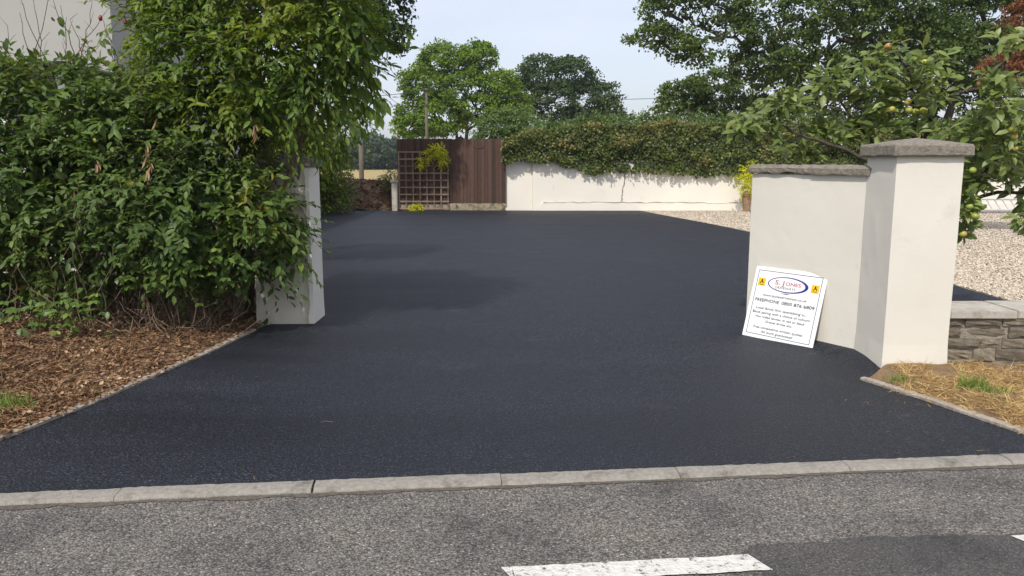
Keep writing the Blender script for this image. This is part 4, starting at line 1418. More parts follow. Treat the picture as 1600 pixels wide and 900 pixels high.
zl = lambda x: interp(x, [(-.3, 1.62), (1.3, 1.63), (1.9, 1.40), (2.6, 1.22), (3.5, 1.30), (5, 1.24), (6.2, 1.14), (7.6, 1.2), (20, 1.15)]) + .10 * mnoise.noise((x * 1.7, 0, 0)) + .06 * mnoise.noise((x * 5, 3, 0))
zh = lambda x: interp(x, [(-.3, 2.35), (.8, 2.62), (2.5, 2.82), (6, 2.88), (12, 2.7), (20, 2.7)]) + .10 * mnoise.noise((x * .9, 7, 0)) + .05 * mnoise.noise((x * 3, 3, 9))
hedge('hedge', 'clipped dark hedge browning along the top and hanging over the white back wall', -.3, 19.5, 26.18, 28.2, zl, zh, 80000, .088, M['hedge'], rough=.13, mat2=M['hedge_brown'])
zl2 = lambda x: 2.0
zh2 = lambda x: interp(x, [(0, 2.7), (1.6, 3.05), (3, 3.18), (4.5, 3.2), (6, 3.2), (7, 3.15), (19, 3.0)]) + .16 * mnoise.noise((x * 1.4, 17, 0)) + .12 * mnoise.noise((x * 4, 3, 19))
hedge('hedge', 'taller loose green hedge showing above the clipped one', .3, 19, 28.6, 30.0, zl2, zh2, 20000, .10, M['privet'], rough=.2, seed=3)
# leggy shoots on top of it
r = bpy.data.objects['hedge.001'] if 'hedge.001' in bpy.data.objects else None
t = Tubes()
SP_, SN_ = [], []
for i in range(150):
    x = random.uniform(.8, 12)
    a = Vector((x, random.uniform(28.5, 29.3), zh2(x) - .1))
    h = random.uniform(.12, .38) if random.random() < .93 else random.uniform(.6, .95)
    b = a + Vector((random.uniform(-.08, .08), 0, h))
    t.add([a, a.lerp(b, .5), b], .01, .005, 3)
    for k in range(int(6 + h * 22)):
        q = a.lerp(b, random.random())
        SP_.append(q); SN_.append(Vector(rand_dirs(1)[0]) + Vector((0, 0, .3)))
link('shoots', t.mesh('shoots'), M['stemgreen'], r, 'stuff')
SP_ = np.array(SP_); SN_ = np.array(SN_)
link('foliage', leaf_mesh('foliage', SP_, SN_, rand_dirs(len(SP_)), .09, .05, T_FAR), M['privet'], r, 'stuff')

# ================================================================== SHRUBS BEHIND THE LEFT PILLAR
def shrub(name, label, base, lobes, mat, n_sp, k, sl, leafL, ratio, cat='shrub', tmpl=T_MID, inner=800, up=.2, droop=.35, single=0, keep_back=.4, twig_r=.004, cell=13, stems=8, stem_r=.02, cut=.78, lo=.8, holes=0, long=0):
    r = empty(name, base, label, cat)
    P, N = shell_points(lobes, int(n_sp * (1.25 if holes else 1)), lo, 1.06, cut, keep_back)
    if holes:
        hn = np.array([mnoise.noise((p[0] * 2.1, p[1] * 2.1, p[2] * 2.1 + 3)) for p in P])
        kp = hn < holes
        P, N = P[kp], N[kp]
        P = P + N * np.array([mnoise.noise((p[0] * 3.7, p[1] * 3.7, p[2] * 3.7)) for p in P])[:, None] * .16
    P_, D_, N_, L_, lv, tw = sprays(P, N, k, sl, leafL, up, droop)
    if holes:
        pn = np.array([mnoise.noise((p[0] * 1.5 + 9, p[1] * 1.5, p[2] * 1.5)) for p in P_])
        sn = np.array([mnoise.noise((p[0] * 2.1, p[1] * 2.1 + 7, p[2] * 2.1)) for p in P_])
        lv[:, 0] = np.clip(lv[:, 0] * .75 + .12 + pn * .55, 0, .985) + (rng.random(len(lv)) < .004) * .015
        L_ = L_ * (1 + sn * .55)
    if long:
        # long arching shoots standing clear of the mass
        Pl, Nl = shell_points(lobes, long * 3, .9, 1.05, .9, .1)
        kp = (Nl[:, 2] > -.1) & (Pl[:, 0] < -2.7 if name == 'overgrown_shrub' else Nl[:, 0] < .5)
        Pl, Nl = Pl[kp][:long], Nl[kp][:long]
        q = sprays(Pl, Nl, 15, .5, leafL * .95, .55, .45, .8, .25)
        P_, D_, N_, L_, lv = (np.concatenate([a_, b_]) for a_, b_ in zip((P_, D_, N_, L_, lv), q[:5]))
        link('shoots', twig_mesh(q[5][0], q[5][1], .0035), M['stemgreen'], r, 'stuff')
    if inner:
        Pi = volume_points(lobes, inner, .88)
        P_ = np.concatenate([P_, Pi]); D_ = np.concatenate([D_, rand_dirs(inner)]); N_ = np.concatenate([N_, rand_dirs(inner) + np.array([0, 0, .7])])
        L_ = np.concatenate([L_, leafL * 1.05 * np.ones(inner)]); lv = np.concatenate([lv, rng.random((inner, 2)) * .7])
    foliage_parts(r, P_, D_, N_, L_, ratio, tmpl, lv, mat, single, cell)
    if twig_r:
        sel = rng.choice(len(P), size=min(len(P), 700), replace=False)
        link('twigs', twig_mesh(tw[0][sel], tw[1][sel], twig_r), M['stemgreen'], r, 'stuff')
    b = Vector(base)
    for i in range(stems):
        l = lobes[i % len(lobes)]
        c = Vector(l[0])
        a = b + Vector((random.uniform(-.3, .3), random.uniform(-.2, .2), 0)) if stems < 12 else Vector((c.x + random.uniform(-.4, .4), max(c.y, b.y) + random.uniform(-.15, .3), b.z))
        if name == 'overgrown_shrub': a.x = min(a.x, -2.75)
        t = Tubes()
        t.add(wander(a, c + Vector((random.uniform(-.3, .3) * l[1][0], random.uniform(-.2, .2), random.uniform(0, .6) * l[1][2])), 7, .07), stem_r * random.uniform(.6, 1.2), stem_r * .3, 6)
        link('stem', t.mesh('stem'), M['twig'], r)
    return r
Y = 25
shrub('leafy_shrub', 'green shrub with large leaves right behind the stained gate pillar', (W(492, 330, Y).x, Y, 0), [
    lob(500, 280, Y, .7, .6, .6), lob(514, 308, Y, .45, .5, .36), lob(485, 250, Y, .8, .6, .7), lob(495, 318, Y, .5, .5, .3), lob(512, 235, Y, .45, .5, .5)], M['cherry'], 420, 7, .26, .17, .55)
Y = 25.8
shrub('leafy_shrub', 'loose brownish shrub growing on the bank left of the timber post', (W(525, 325, Y).x, Y, 0), [
    lob(530, 292, Y, .6, .6, .4), lob(520, 268, Y, .6, .6, .45), lob(546, 303, Y, .3, .4, .22), lob(505, 235, Y, .7, .6, .6), lob(535, 318, Y, .4, .4, .2)], M['hedge'], 300, 7, .2, .11, .5)
Y = 27.5
shrub('leafy_shrub', 'small scrubby bush on the bank beside the short pale post', (W(612, 300, Y).x, Y, .6), [
    lob(610, 275, Y, .25, .3, .25), lob(616, 290, Y, .25, .3, .3), lob(600, 283, Y, .2, .3, .15)], M['hedge'], 130, 6, .14, .08, .5, inner=200)
Y = 12.5
shrub('drooping_tree', 'leafy green tree with drooping boughs behind the stained gate pillar', (W(395, 330, Y).x, Y, 0), [
    lob(500, 160, Y, .6, .8, .5), lob(525, 195, Y, .3, .6, .28), lob(480, 215, Y, .5, .8, .4), lob(440, 180, Y, .8, .8, .7), lob(535, 150, Y, .35, .5, .35), lob(460, 110, Y, .9, .8, .7)], M['cherry'], 520, 8, .26, .125, .5, 'tree', droop=.6, up=.0)

# ================================================================== LEFT SHRUB, CHERRY, BRAMBLES
shr = [lob(-30, 200, 8.1, .9, .7, .55), lob(45, 190, 8.0, .7, .7, .45), lob(140, 190, 7.9, .7, .7, .42), lob(230, 210, 7.8, .65, .6, .5), lob(320, 240, 7.7, .55, .55, .5),
       lob(10, 300, 7.6, .8, .6, .55), lob(110, 300, 7.4, .65, .5, .5), lob(200, 310, 7.4, .6, .5, .5), lob(290, 320, 7.4, .55, .5, .5), lob(365, 300, 7.55, .40, .4, .45), lob(400, 300, 7.6, .28, .3, .34),
       lob(428, 345, 7.45, .2, .28, .26), lob(390, 370, 7.5, .28, .35, .32), lob(20, 400, 7.4, .6, .45, .4), lob(120, 380, 7.3, .5, .4, .3), lob(250, 375, 7.4, .42, .4, .28), lob(408, 395, 7.4, .17, .25, .17), lob(-60, 330, 7.7, .6, .6, .9),
       lob(415, 262, 7.6, .2, .3, .2), lob(30, 455, 7.2, .45, .35, .2),
       lob(40, 400, 9.2, 1.3, .5, .9), lob(170, 400, 9.2, 1.2, .5, .9), lob(290, 390, 9.1, 1.0, .5, .8)]
shrub('overgrown_shrub', 'overgrown dark green shrub on the left verge in front of the gate pillar', (W(200, 500, 7.9).x, 7.9, .08), shr, M['shrub'], 2700, 9, .32, .11, .5, tmpl=T_NEAR, inner=7000, single=300, stems=44, stem_r=.016, twig_r=.004, keep_back=.25, lo=.78, up=.15, droop=.4, holes=.12, long=130)
che = [lob(330, 15, 8.2, .65, .7, .55), lob(385, 40, 8.0, .62, .7, .5), lob(465, 35, 7.7, .5, .6, .48), lob(525, 10, 7.4, .32, .5, .4), lob(330, 105, 7.9, .5, .6, .42), lob(415, 115, 7.7, .5, .6, .4),
       lob(490, 105, 7.5, .36, .5, .34), lob(532, 75, 7.35, .2, .4, .28), lob(395, 185, 7.65, .4, .5, .27), lob(458, 170, 7.6, .32, .5, .26), lob(285, 145, 7.9, .36, .5, .28), lob(345, -60, 8.2, .8, .8, .7), lob(430, -70, 7.9, .9, .8, .7), lob(530, -60, 7.5, .4, .6, .4),
       lob(325, 185, 7.65, .38, .4, .28), lob(505, 150, 7.5, .22, .4, .2), lob(272, 60, 8.0, .22, .4, .3)]
cr_ = shrub('cherry_tree', 'cherry tree with large drooping light green leaves rising above the shrub', (W(385, 500, 8.3).x, 8.3, .08), che, M['cherry'], 1250, 9, .30, .105, .46, 'tree', tmpl=T_NEAR, inner=3600, single=300, stems=9, stem_r=.035, keep_back=.3, up=.12, droop=.42, lo=.72, holes=.2, long=60)
# hanging sprays at the right-hand end of its boughs
t = Tubes()
HP, HN = [], []
for a, b in (((500, 120), (600, 158)), ((500, 90), (585, 120)), ((520, 150), (592, 178)), ((520, 30), (575, 62)), ((510, 60), (572, 95)), ((490, 160), (560, 196)), ((515, -10), (578, 20))):
    pa, pb = W(*a, 7.3), W(*b, 7.05 + random.random() * .3)
    path = [pa.lerp(pb, i / 8) + Vector((0, 0, .05 * math.sin(math.pi * i / 8))) for i in range(9)]
    t.add(path, .008, .003, 4)
    for p in path[2:]:
        for q in range(4):
            HP.append(p); HN.append(Vector((random.uniform(-.2, .7), random.uniform(-.6, .4), -1.0)))
HP = np.array(HP); HN = np.array(HN)
nh = len(HP)
foliage_parts(cr_, HP, HN, rand_dirs(nh) * .6 + np.array([.1, -1, .3]), .115 + .045 * rng.random(nh), .46, T_NEAR, np.stack([rng.random(nh) * .8, rng.random(nh)], 1), M['cherry'], 0)
link('bough', t.mesh('bough'), M['stemgreen'], cr_)
# rose stems against the house wall
rb = W(100, 330, 8.3)
r = empty('rose_bush', (rb.x, 8.3, .1), 'straggly bare rose stems with red buds rising above the shrub', 'rose')
ends = [((60, 150), (30, 20)), ((90, 140), (28, -10)), ((70, 130), (52, 0)), ((40, 150), (80, -20)), ((110, 130), (95, 8)), ((140, 140), (82, -5)), ((150, 150), (110, 30)), ((120, 120), (145, 5)), ((170, 140), (125, 72)), ((100, 110), (160, 26)), ((190, 130), (162, 30)), ((200, 140), (168, 55)), ((20, 150), (12, 40)), ((225, 70), (195, 42)), ((240, 62), (216, 44))]
for a, b in ends:
    t = Tubes()
    pa, pb = W(*a, 8.2), W(*b, 8.0)
    path = wander(pa, pb, 8, .02)
    t.add(path, .006, .0025, 4)
    for k in range(3):
        q = path[random.randint(3, 8)]
        t.add([q, q + Vector((random.uniform(-.1, .1), 0, random.uniform(.02, .12)))], .003, .0015, 3)
    link('stem', t.mesh('stem'), M['twig'], r)
rp = []
for px, py in ((12, 60), (30, 75), (52, 95), (88, 32), (92, 28), (60, 110), (100, 45), (112, 45), (170, 45), (160, 48), (155, 62), (148, 90), (160, 90), (172, 78), (180, 95), (165, 100), (185, 80), (195, 60), (205, 66), (222, 45), (228, 50), (120, 90), (75, 80), (20, 90), (130, 80), (210, 85), (30, 110), (70, 115), (100, 100)):
    for k in range(2):
        rp.append(W(px + random.uniform(-8, 8), py + random.uniform(-6, 6), 8.0 + random.uniform(-.1, .1)))
rp = np.array(rp)
nr = len(rp)
Ld = np.stack([rng.normal(size=nr) * .6, rng.normal(size=nr) * .3 - .2, -rng.random(nr) - .3], 1)
me_l = unit_leaves('rose', M['shrub'], .55)
Df, Sf, Nf = frames(Ld, rand_dirs(nr) * .5 + np.array([0, -1, .4]))
for i in range(nr):
    o = bpy.data.objects.new('leaf', me_l[i % 6])
    C.objects.link(o); o.parent = r
    mt = Matrix(((-Sf[i][0], Df[i][0], Nf[i][0]), (-Sf[i][1], Df[i][1], Nf[i][1]), (-Sf[i][2], Df[i][2], Nf[i][2]))).to_4x4()
    o.matrix_basis = Matrix.Translation(Vector(rp[i]) - r.location) @ mt @ Matrix.Scale(random.uniform(.06, .12), 4)
for px, py in ((195, 34), (219, 40), (157, 29)):
    p = W(px, py, 8.0)
    bm = bmesh.new()
    bmesh.ops.create_uvsphere(bm, u_segments=8, v_segments=6, radius=.026)
    for v in bm.verts:
        v.co = Vector((v.co.x * .75, v.co.y * .75, v.co.z * (1.35 if v.co.z > 0 else .9))) + p
    link('bud', bm_mesh('bud', bm, True), M['hip'], r)
# dead hanging leaf clusters in the shrub
shr_root = bpy.data.objects['overgrown_shrub']
dm = unit_leaves('dead', M['litter'], .2)
for px, py, n_ in ((228, 232, 8), (233, 268, 8), (120, 340, 7), (118, 310, 5), (152, 250, 5), (245, 193, 3), (398, 205, 6), (382, 44, 2), (362, 105, 2)):
    for k in range(n_):
        p = W(px + random.uniform(-3, 3), py + random.uniform(-14, 14), 6.9)
        o = bpy.data.objects.new('dead_leaf', dm[2 + k % 4])
        C.objects.link(o); o.parent = shr_root
        o.matrix_basis = Matrix.Translation(p - shr_root.location) @ Matrix.Rotation(random.uniform(-.5, .5), 4, 'Y') @ Matrix.Rotation(math.radians(-90) + random.uniform(-.4, .4), 4, 'X') @ Matrix.Scale(random.uniform(.06, .11), 4)
# brambles at its foot
def bramble(label, spots, base, n_leaf, size):
    r = empty('bramble', base, label, 'bramble')
    P_, D_, N_, L_ = [], [], [], []
    b = Vector(base)
    for (px, py, Y) in spots:
        c = W(px, py, Y)
        t = Tubes()
        path = wander(b + Vector((random.uniform(-.4, .4), random.uniform(0, .2), 0)), c, 8, .05)
        t.add(path, .006, .003, 5)
        link('stem', t.mesh('stem'), M['stemgreen'], r)
        for k in range(n_leaf):
            q = c + Vector((random.gauss(0, .12), random.gauss(0, .07), random.gauss(0, .07)))
            q.z = max(q.z, .12)
            az = random.uniform(0, 6.28)
            f = Vector((math.cos(az) * .8, math.sin(az) * .5 - .5, -.25))
            for da in (-1.1, 0, 1.1):
                d = Matrix.Rotation(da, 3, 'Z') @ f
                P_.append(q); D_.append(d); N_.append(Vector((random.gauss(0, .25), -.55 + random.gauss(0, .25), 1))); L_.append(size * random.uniform(.7, 1.25) * (1.15 if da == 0 else .95))
    n_ = len(P_)
    P_, D_, N_, L_ = np.array(P_), np.array(D_), np.array(N_), np.array(L_)
    foliage_parts(r, P_, D_, N_, L_, .66, T_NEAR, rng.random((n_, 2)), M['bramble'], 120, 9)
bramble('light green bramble leaves at the foot of the shrub', [(290, 395, 6.9), (300, 420, 6.9), (240, 425, 6.9), (255, 440, 6.85), (320, 405, 6.9), (190, 430, 6.95), (210, 400, 7)], (W(270, 515, 7.3).x, 7.3, .1), 8, .075)
bramble('low green bramble spreading over the litter at the left edge', [(30, 490, 6.6), (80, 500, 6.6), (120, 470, 6.7), (60, 470, 6.7), (130, 500, 6.7), (15, 470, 6.7), (100, 485, 6.6)], (W(70, 520, 6.9).x, 6.9, .1), 9, .065)
bramble('single bramble sprig on the litter near the left edge of the picture', [(12, 580, 5.9), (10, 545, 6.2)], (W(5, 590, 6.0).x, 6.1, .1), 4, .075)
bramble('sparse green sprigs close to the foot of the stained pillar', [(340, 430, 7.25), (315, 465, 7.1), (355, 445, 7.3), (300, 440, 7.1)], (W(330, 500, 7.5).x, 7.5, .1), 5, .05)
# tangle of dry twigs under the shrub
r = empty('twig_tangle', (W(250, 500, 7.2).x, 7.3, .08), 'tangle of dry brown twigs under the shrub beside the pillar', 'twigs')
t = Tubes()
for i in range(230):
    px = random.uniform(-10, 370)
    py0 = interp(px, [(0, 525), (150, 525), (300, 520), (420, 505)])
    a = G(px, py0 + random.uniform(-14, 22)); a.z = verge_left_z(a.x, a.y) - .02
    b = a + Vector((random.gauss(0, .25), random.gauss(.1, .15), abs(random.gauss(.25, .28)) + .03))
    t.add(wander(a, b, 5, .05), random.uniform(.003, .008), .002, 4)
link('thin_twigs', t.mesh('thin_twigs'), M['twig'], r, 'stuff')
for i in range(16):
    px = random.uniform(120, 330)
    a = G(px, random.uniform(500, 540)); a.z = verge_left_z(a.x, a.y)
    b = a + Vector((random.gauss(0, .2), random.uniform(-.2, .1), random.uniform(.05, .35)))
    t = Tubes()
    t.add(wander(a, b, 5, .03), random.uniform(.007, .013), .004, 5)
    link('twig', t.mesh('twig'), M['slat'], r)

# ================================================================== APPLE TREE
ab = Vector((W(1470, 300, 8.0).x, 8.0, 0.02))
r = empty('apple_tree', ab, 'apple tree with ripening fruit behind the tall gate pillar', 'tree')
AP = []
def bough(pts, r0, r1, leafy=True):
    t = Tubes()
    P = [W(*p) for p in pts]
    path = []
    for a, b in zip(P, P[1:]):
        path += [a.lerp(b, i / 5) + Vector((random.gauss(0, .008), random.gauss(0, .008), random.gauss(0, .008))) for i in range(5)]
    path.append(P[-1])
    t.add(path, r0, r1, 7)
    link('branch', t.mesh('branch'), M['bark'], r)
    return path
t = Tubes()
t.add([ab + Vector((0, 0, -.1)), ab + Vector((.02, 0, .5)), W(1462, 330, 8.0)], .075, .06, 10)
link('trunk', t.mesh('trunk'), M['bark'], r)
F0 = (1462, 330, 8.0)
boughs = [bough([F0, (1440, 260, 8.0), (1452, 190, 7.9), (1470, 158, 7.85), (1520, 140, 7.7), (1560, 130, 7.6)], .035, .014),
          bough([F0, (1425, 250, 8.1), (1430, 180, 8.1), (1422, 110, 8.05), (1392, 75, 8.0)], .03, .008),
          bough([F0, (1380, 265, 8.0), (1310, 230, 7.9), (1262, 214, 7.8), (1205, 192, 7.7), (1180, 200, 7.65)], .026, .007),
          bough([F0, (1370, 230, 8.1), (1330, 180, 8.1), (1296, 132, 8.1)], .022, .007),
          bough([F0, (1530, 280, 7.8), (1570, 230, 7.5), (1600, 180, 7.4)], .03, .010),
          bough([F0, (1500, 290, 7.6), (1520, 310, 7.3), (1508, 360, 7.2)], .018, .006),
          bough([F0, (1560, 300, 7.5), (1610, 300, 7.3), (1630, 340, 7.2)], .022, .008),
          bough([F0, (1440, 220, 8.4), (1470, 120, 8.4), (1462, 85, 8.4)], .02, .006),
          bough([(1560, 130, 7.6), (1590, 60, 7.4), (1600, 40, 7.4)], .012, .005)]
# leaf spurs: centre, spread
spur = [(1388, 72, 18, 7), (1375, 85, 12, 5), (1445, 95, 20, 9), (1462, 100, 16, 8), (1420, 95, 18, 7), (1410, 115, 20, 9), (1440, 125, 22, 10), (1465, 130, 18, 8), (1360, 110, 22, 9), (1345, 105, 16, 6), (1372, 130, 20, 9), (1300, 122, 20, 9), (1285, 130, 18, 8), (1315, 135, 14, 6), (1335, 140, 14, 5),
        (1395, 150, 22, 10), (1420, 160, 24, 12), (1360, 150, 18, 8), (1380, 170, 20, 9), (1445, 165, 18, 8), (1465, 150, 14, 6), (1230, 152, 18, 9), (1215, 160, 16, 8), (1195, 172, 20, 10), (1170, 185, 20, 10), (1185, 195, 18, 8), (1160, 205, 14, 6), (1245, 165, 14, 6), (1210, 185, 16, 7), (1285, 180, 18, 9), (1275, 195, 16, 8), (1300, 205, 18, 9), (1340, 190, 20, 9), (1365, 200, 22, 10), (1400, 195, 22, 10), (1430, 200, 18, 8), (1320, 210, 16, 7), (1245, 228, 18, 8), (1265, 235, 16, 7), (1225, 225, 10, 4),
        (1560, 130, 18, 8), (1590, 55, 18, 8), (1570, 70, 14, 5), (1545, 125, 16, 7), (1580, 140, 24, 11), (1560, 160, 24, 11), (1590, 165, 24, 11), (1540, 180, 22, 9), (1500, 190, 20, 8), (1480, 205, 18, 7), (1520, 205, 24, 10), (1560, 200, 26, 12), (1590, 200, 22, 10), (1530, 235, 26, 12), (1570, 240, 26, 12), (1595, 255, 22, 10), (1515, 255, 20, 9), (1545, 270, 24, 11), (1582, 275, 20, 10), (1510, 280, 14, 6), (1604, 295, 14, 7), (1520, 285, 14, 7), (1508, 310, 11, 7), (1500, 330, 10, 6), (1512, 328, 8, 5), (1505, 350, 12, 8), (1500, 362, 10, 5), (1592, 338, 8, 4), (1597, 350, 6, 3), (1610, 322, 10, 5)]
P_, D_, N_, L_ = [], [], [], []
tw = Tubes()
allb = [p for b in boughs for p in b]
for px, py, sp_, n_ in spur:
    Yb = interp(px, [(1160, 7.65), (1300, 8.0), (1440, 8.0), (1520, 7.4), (1620, 7.2)]) + random.uniform(-.25, .25)
    c = W(px, py, Yb)
    nb_ = min(allb, key=lambda q: (q - c).length)
    tw.add(wander(nb_, c, 4, .015), .006, .003, 4)
    R_ = sp_ / F_PX * Yb
    for k in range(int(n_ * 4.2)):
        o_ = Vector((random.gauss(0, .55), random.gauss(0, .6), random.gauss(0, .5))) * R_
        d = Vector((o_.x * 2 / R_ * .5 + random.gauss(0, .5), random.gauss(-.3, .5), random.gauss(-.1, .45)))
        P_.append(c + o_); D_.append(d); N_.append(Vector((random.gauss(0, .35), random.gauss(-.6, .4), .9))); L_.append(random.uniform(.09, .15))
P_, D_, N_, L_ = map(np.array, (P_, D_, N_, L_))
foliage_parts(r, P_, D_, N_, L_, .52, T_NEAR, rng.random((len(P_), 2)) * np.array([.93, 1]), M['apple_leaf'], 300, 10)
link('spur_twigs', tw.mesh('spur_twigs'), M['bark'], r, 'stuff')
bm = bmesh.new()
bmesh.ops.create_uvsphere(bm, u_segments=12, v_segments=9, radius=1)
for v in bm.verts:
    rr_ = math.hypot(v.co.x, v.co.y)
    v.co.z = v.co.z * .88 - (0.30 * (1 - rr_ / .6) if rr_ < .6 and v.co.z > 0 else 0) + (0.16 * (1 - rr_ / .5) if rr_ < .5 and v.co.z < 0 else 0)
apple_me = bm_mesh('apple', bm, True)
apple_me.materials.append(M['apple'])
for px, py in ((1388, 73), (1445, 98), (1418, 160), (1393, 171), (1420, 172), (1430, 174), (1443, 173), (1533, 130), (1582, 202), (1584, 214), (1520, 266), (1515, 323), (1524, 338), (1505, 366), (1547, 164), (1585, 232)):
    Yb = interp(px, [(1160, 7.6), (1440, 7.85), (1500, 7.1), (1620, 7.05)])
    o = bpy.data.objects.new('apple', apple_me)
    C.objects.link(o); o.parent = r
    o.location = W(px, py, Yb) - ab
    s = random.uniform(.030, .040)
    o.scale = (s, s, s)
    o.rotation_euler = (random.uniform(-.5, .5), random.uniform(-.5, .5), random.uniform(0, 6))

# ================================================================== POT AND LADDER
pb = W(1166, 331, 25.8)
r = empty('plant_pot', (pb.x, 25.8, .03), 'tall terracotta pot of yellow-green leaves against the white back wall', 'plant pot')
bm = bmesh.new()
prof = [(.10, 0), (.135, .30), (.155, .50), (.175, .50), (.178, .565), (.155, .565), (.14, .50)]
rings = []
for rad, z in prof:
    rings.append([bm.verts.new((pb.x + rad * math.cos(k * math.pi / 8), 25.8 + rad * math.sin(k * math.pi / 8), z + .03)) for k in range(16)])
for a, b in zip(rings, rings[1:]):
    for k in range(16):
        bm.faces.new((a[k], a[(k + 1) % 16], b[(k + 1) % 16], b[k]))
bm.faces.new(list(reversed(rings[0]))); bm.faces.new(rings[-1])
link('pot', bm_mesh('pot', bm, False), M['terracotta'], r)
lbs = [((pb.x, 25.75, .95), (.26, .2, .36)), ((pb.x - .22, 25.7, 1.0), (.3, .2, .16)), ((pb.x + .02, 25.7, 1.3), (.3, .2, .3)), ((pb.x - .12, 25.7, .72), (.2, .15, .1))]
P, N = shell_points(lbs, 260, .3, 1.05, 0)
P2, D2, N2, L2, lv, tws = sprays(P, N, 6, .14, .085, .2, .5)
link('foliage', leaf_mesh('foliage', P2, D2, N2, L2, L2 * .5, T_MID, lv), M['lime'], r, 'stuff')
link('twigs', twig_mesh(tws[0][:120], tws[1][:120], .005), M['stemgreen'], r, 'stuff')
# ladder leaning low along the wall
la = W(1500, 340, 24.9); lb_ = W(1600, 340, 24.9)
r = empty('ladder', ((la.x + lb_.x) / 2 + .6, 24.9, .02), 'aluminium ladder lying against the far wall on the gravel', 'ladder')
x0, x1 = la.x + .1, lb_.x + 1.6
t = Tubes(); t.add([(x0, 24.9, .07), ((x0 + x1) / 2, 24.9, .07), (x1, 24.9, .07)], .035, .035, 6); link('rail', t.mesh('rail'), M['alu'], r)
t = Tubes(); t.add([(x0 + .3, 25.6, .43), ((x0 + x1) / 2, 25.6, .43), (x1 + .3, 25.6, .43)], .035, .035, 6); link('rail', t.mesh('rail'), M['alu'], r)
t = Tubes(); t.add([(x0, 24.82, .14), ((x0 + x1) / 2, 24.82, .14), (x1, 24.82, .14)], .025, .025, 6); link('rail', t.mesh('rail'), M['alu'], r)
for i in range(14):
    x = x0 + .2 + i * .25
    if x > x1: break
    t = Tubes(); t.add([(x, 24.9, .07), (x + .06, 25.25, .25), (x + .12, 25.6, .43)], .022, .022, 5); link('rung', t.mesh('rung'), M['alu'], r)

# ================================================================== LITTER, DRY GRASS, CRUMBS
def scatter_left(n_, far=True):
    out = []
    while len(out) < n_:
        px, py = random.uniform(-40, 420), random.uniform(490, 720)
        g = G(px, py, .08)
        if g.y < kerb_y(g.x) + .03: continue
        if g.x > interp(g.y, LEFT) - random.uniform(-.03, .06): continue
        out.append((g.x, g.y, max(verge_left_z(g.x, g.y), .03) + random.uniform(.002, .03)))
    return np.array(out)
def flat_leaves(P, size, tilt=.45):
    n_ = len(P)
    D = np.stack([rng.normal(size=n_), rng.normal(size=n_), rng.normal(size=n_) * .3], 1)
    N = np.array([0, 0, 1.0]) + rng.normal(size=(n_, 3)) * tilt
    return D, N, size * (.5 + rng.random(n_))
P = scatter_left(13000)
dens = np.array([mnoise.noise((p[0] * 1.5, p[1] * 1.5, 77)) for p in P])
D, N, L = flat_leaves(P, .031, .6)
T_CURL = (np.array([[0, 0, 0], [.35, 0, -.05], [.7, 0, -.02], [1, 0, .12], [.25, .3, .12], [.65, .34, .16], [.25, -.3, .1], [.65, -.34, .14]]), T_NEAR[1])
o = link('leaf_litter', leaf_mesh('leaf_litter', P, D, N, L, L * .75, T_CURL, np.stack([np.clip(rng.random(len(P)) * .8 + dens * .35 + .1, 0, 1), rng.random(len(P))], 1)), M['litter'], None, 'stuff')
tag(o, 'brown dead leaf litter covering the left verge', 'leaf litter')
def blades(name, P, length, width, lean, mat, label, cat):
    n_ = len(P)
    D = np.stack([rng.normal(size=n_), rng.normal(size=n_), np.abs(rng.normal(size=n_)) * lean + .05], 1)
    N = rand_dirs(n_) + np.array([0, 0, .8])
    L = length * (.4 + rng.random(n_))
    o = link(name, leaf_mesh(name, P, D, N, L, width, T_BLADE), mat, None, 'stuff')
    return tag(o, label, cat)
P = scatter_left(4200)
blades('dry_grass', P, .10, .0035, .2, M['straw'], 'dry grass stalks lying among the dead leaves on the left verge', 'dry grass')
def scatter_right(n_, near=None):
    out = []
    while len(out) < n_:
        px, py = random.uniform(1335, 1640), random.uniform(570, 720)
        g = G(px, py, .06)
        if g.y < kerb_y(g.x) + .02 or g.y > 6.0: continue
        if g.x < interp(min(g.y, 5.74), RIGHT[:5]) + random.uniform(.0, .07): continue
        if g.x < PX1 + .02 and g.y > PY0 - .05: continue
        if g.x < 2.86 and g.y > 5.6: continue
        out.append((g.x, g.y, verge_right_z(g.x, g.y)))
    return np.array(out)
P = scatter_right(7500)
k = np.array([mnoise.noise((p[0] * 3, p[1] * 3, 12)) for p in P]) > -.22
blades('dry_grass', P[k], .085, .004, .22, M['straw_pale'], 'bleached dry grass on the right verge below the stone wall', 'dry grass')
def tuft(px, py, n_, sp_, h, label):
    g = G(px, py, .06)
    P = np.stack([g.x + rng.normal(size=n_) * sp_, g.y + rng.normal(size=n_) * sp_ * .6, np.full(n_, max(.03, (verge_right_z(g.x, g.y) if g.x > 0 else verge_left_z(g.x, g.y))))], 1)
    D = np.stack([rng.normal(size=n_) * .5, rng.normal(size=n_) * .4, .5 + rng.random(n_)], 1)
    L = h * (.4 + .8 * rng.random(n_))
    o = link('grass_tuft', leaf_mesh('grass_tuft', P, D, rand_dirs(n_), L, .006, T_BLADE), M['grass'], None, 'stuff')
    tag(o, label, 'grass', 'green grass tufts')
tuft(1518, 612, 160, .05, .11, 'bright green grass tuft below the low stone wall')
tuft(1405, 594, 70, .06, .07, 'thin green grass tuft at the foot of the tall pillar')
tuft(1555, 620, 60, .06, .07, 'sparse green tuft right of the brightest tuft')
tuft(2, 645, 180, .08, .12, 'green and yellow grass tuft at the left edge by the edging')
tuft(30, 640, 60, .05, .07, 'thin grass beside the left edging')
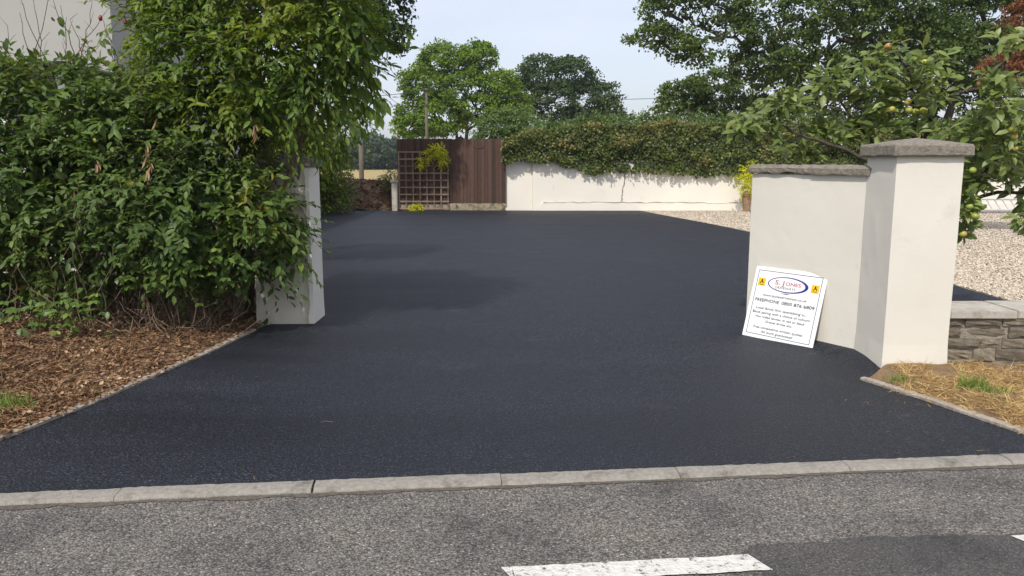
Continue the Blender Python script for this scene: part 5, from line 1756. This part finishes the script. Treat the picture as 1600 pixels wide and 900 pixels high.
# bank litter
nb_ = 5000
x = -11 + 7.2 * rng.random(nb_); y = 26.5 + 2.6 * rng.random(nb_)
zb_ = np.array([0.92 * smooth(26.4, 28.3, b) + 0.12 * mnoise.noise((a * 1.1, b * 1.1, 4)) + .05 * mnoise.noise((a * 4, b * 4, 8)) + .02 for a, b in zip(x, y)])
P = np.stack([x, y, zb_], 1)
D, N, L = flat_leaves(P, .10, .5)
o = link('leaf_litter', leaf_mesh('leaf_litter', P, D, N, L, L * .7, T_MID, np.stack([rng.random(nb_) * .75, rng.random(nb_)], 1)), M['litter'], None, 'stuff')
tag(o, 'brown litter on the bank at the far end of the drive', 'leaf litter')
# straw and leaf crumbs dropped on the tarmac
n_ = 70
pts = []
for i in range(34):
    g = G(random.gauss(1420, 70), random.gauss(640, 25), .03)
    if g.x < interp(min(g.y, 5.74), RIGHT[:5]) - .03 and g.y > kerb_y(g.x): pts.append((g.x, g.y, .034))
for px, py in ((308, 607), (918, 577), (1070, 596), (396, 745), (610, 548), (620, 545), (286, 565), (292, 560), (1230, 616), (640, 520), (400, 590), (520, 660)):
    g = G(px, py, .03); pts.append((g.x, g.y, .034))
P = np.array(pts)
D = np.stack([rng.normal(size=len(P)), rng.normal(size=len(P)), np.zeros(len(P))], 1)
N = np.array([0, 0, 1.0]) + rng.normal(size=(len(P), 3)) * .15
o = link('straw_crumbs', leaf_mesh('straw_crumbs', P, D, N, .02 + .07 * rng.random(len(P)) ** 2, .0035, T_BLADE), M['straw'], None, 'stuff')
tag(o, 'straw scraps dropped on the black tarmac near the right verge', 'straw')

# ================================================================== SUMMER HAZE
bm = bmesh.new()
bmesh.ops.create_cube(bm, size=1)
for v in bm.verts:
    v.co = Vector((v.co.x * 920, -80 + (v.co.y + .5) * 800, -1.06 + (v.co.z + .5) * 23))
hz = bpy.data.materials.new('thin_summer_haze')
hz.use_nodes = True
hn = hz.node_tree
hn.nodes.clear()
ho = hn.nodes.new('ShaderNodeOutputMaterial')
pv = hn.nodes.new('ShaderNodeVolumePrincipled')
pv.inputs['Color'].default_value = (0.80, 0.87, 0.96, 1)
pv.inputs['Density'].default_value = 0.0004
pv.inputs['Anisotropy'].default_value = 0.2
hn.links.new(pv.outputs['Volume'], ho.inputs['Volume'])
o = link('haze', bm_mesh('haze', bm), hz, None, 'stuff')
tag(o, 'thin bluish summer haze over the far field and trees', 'haze')
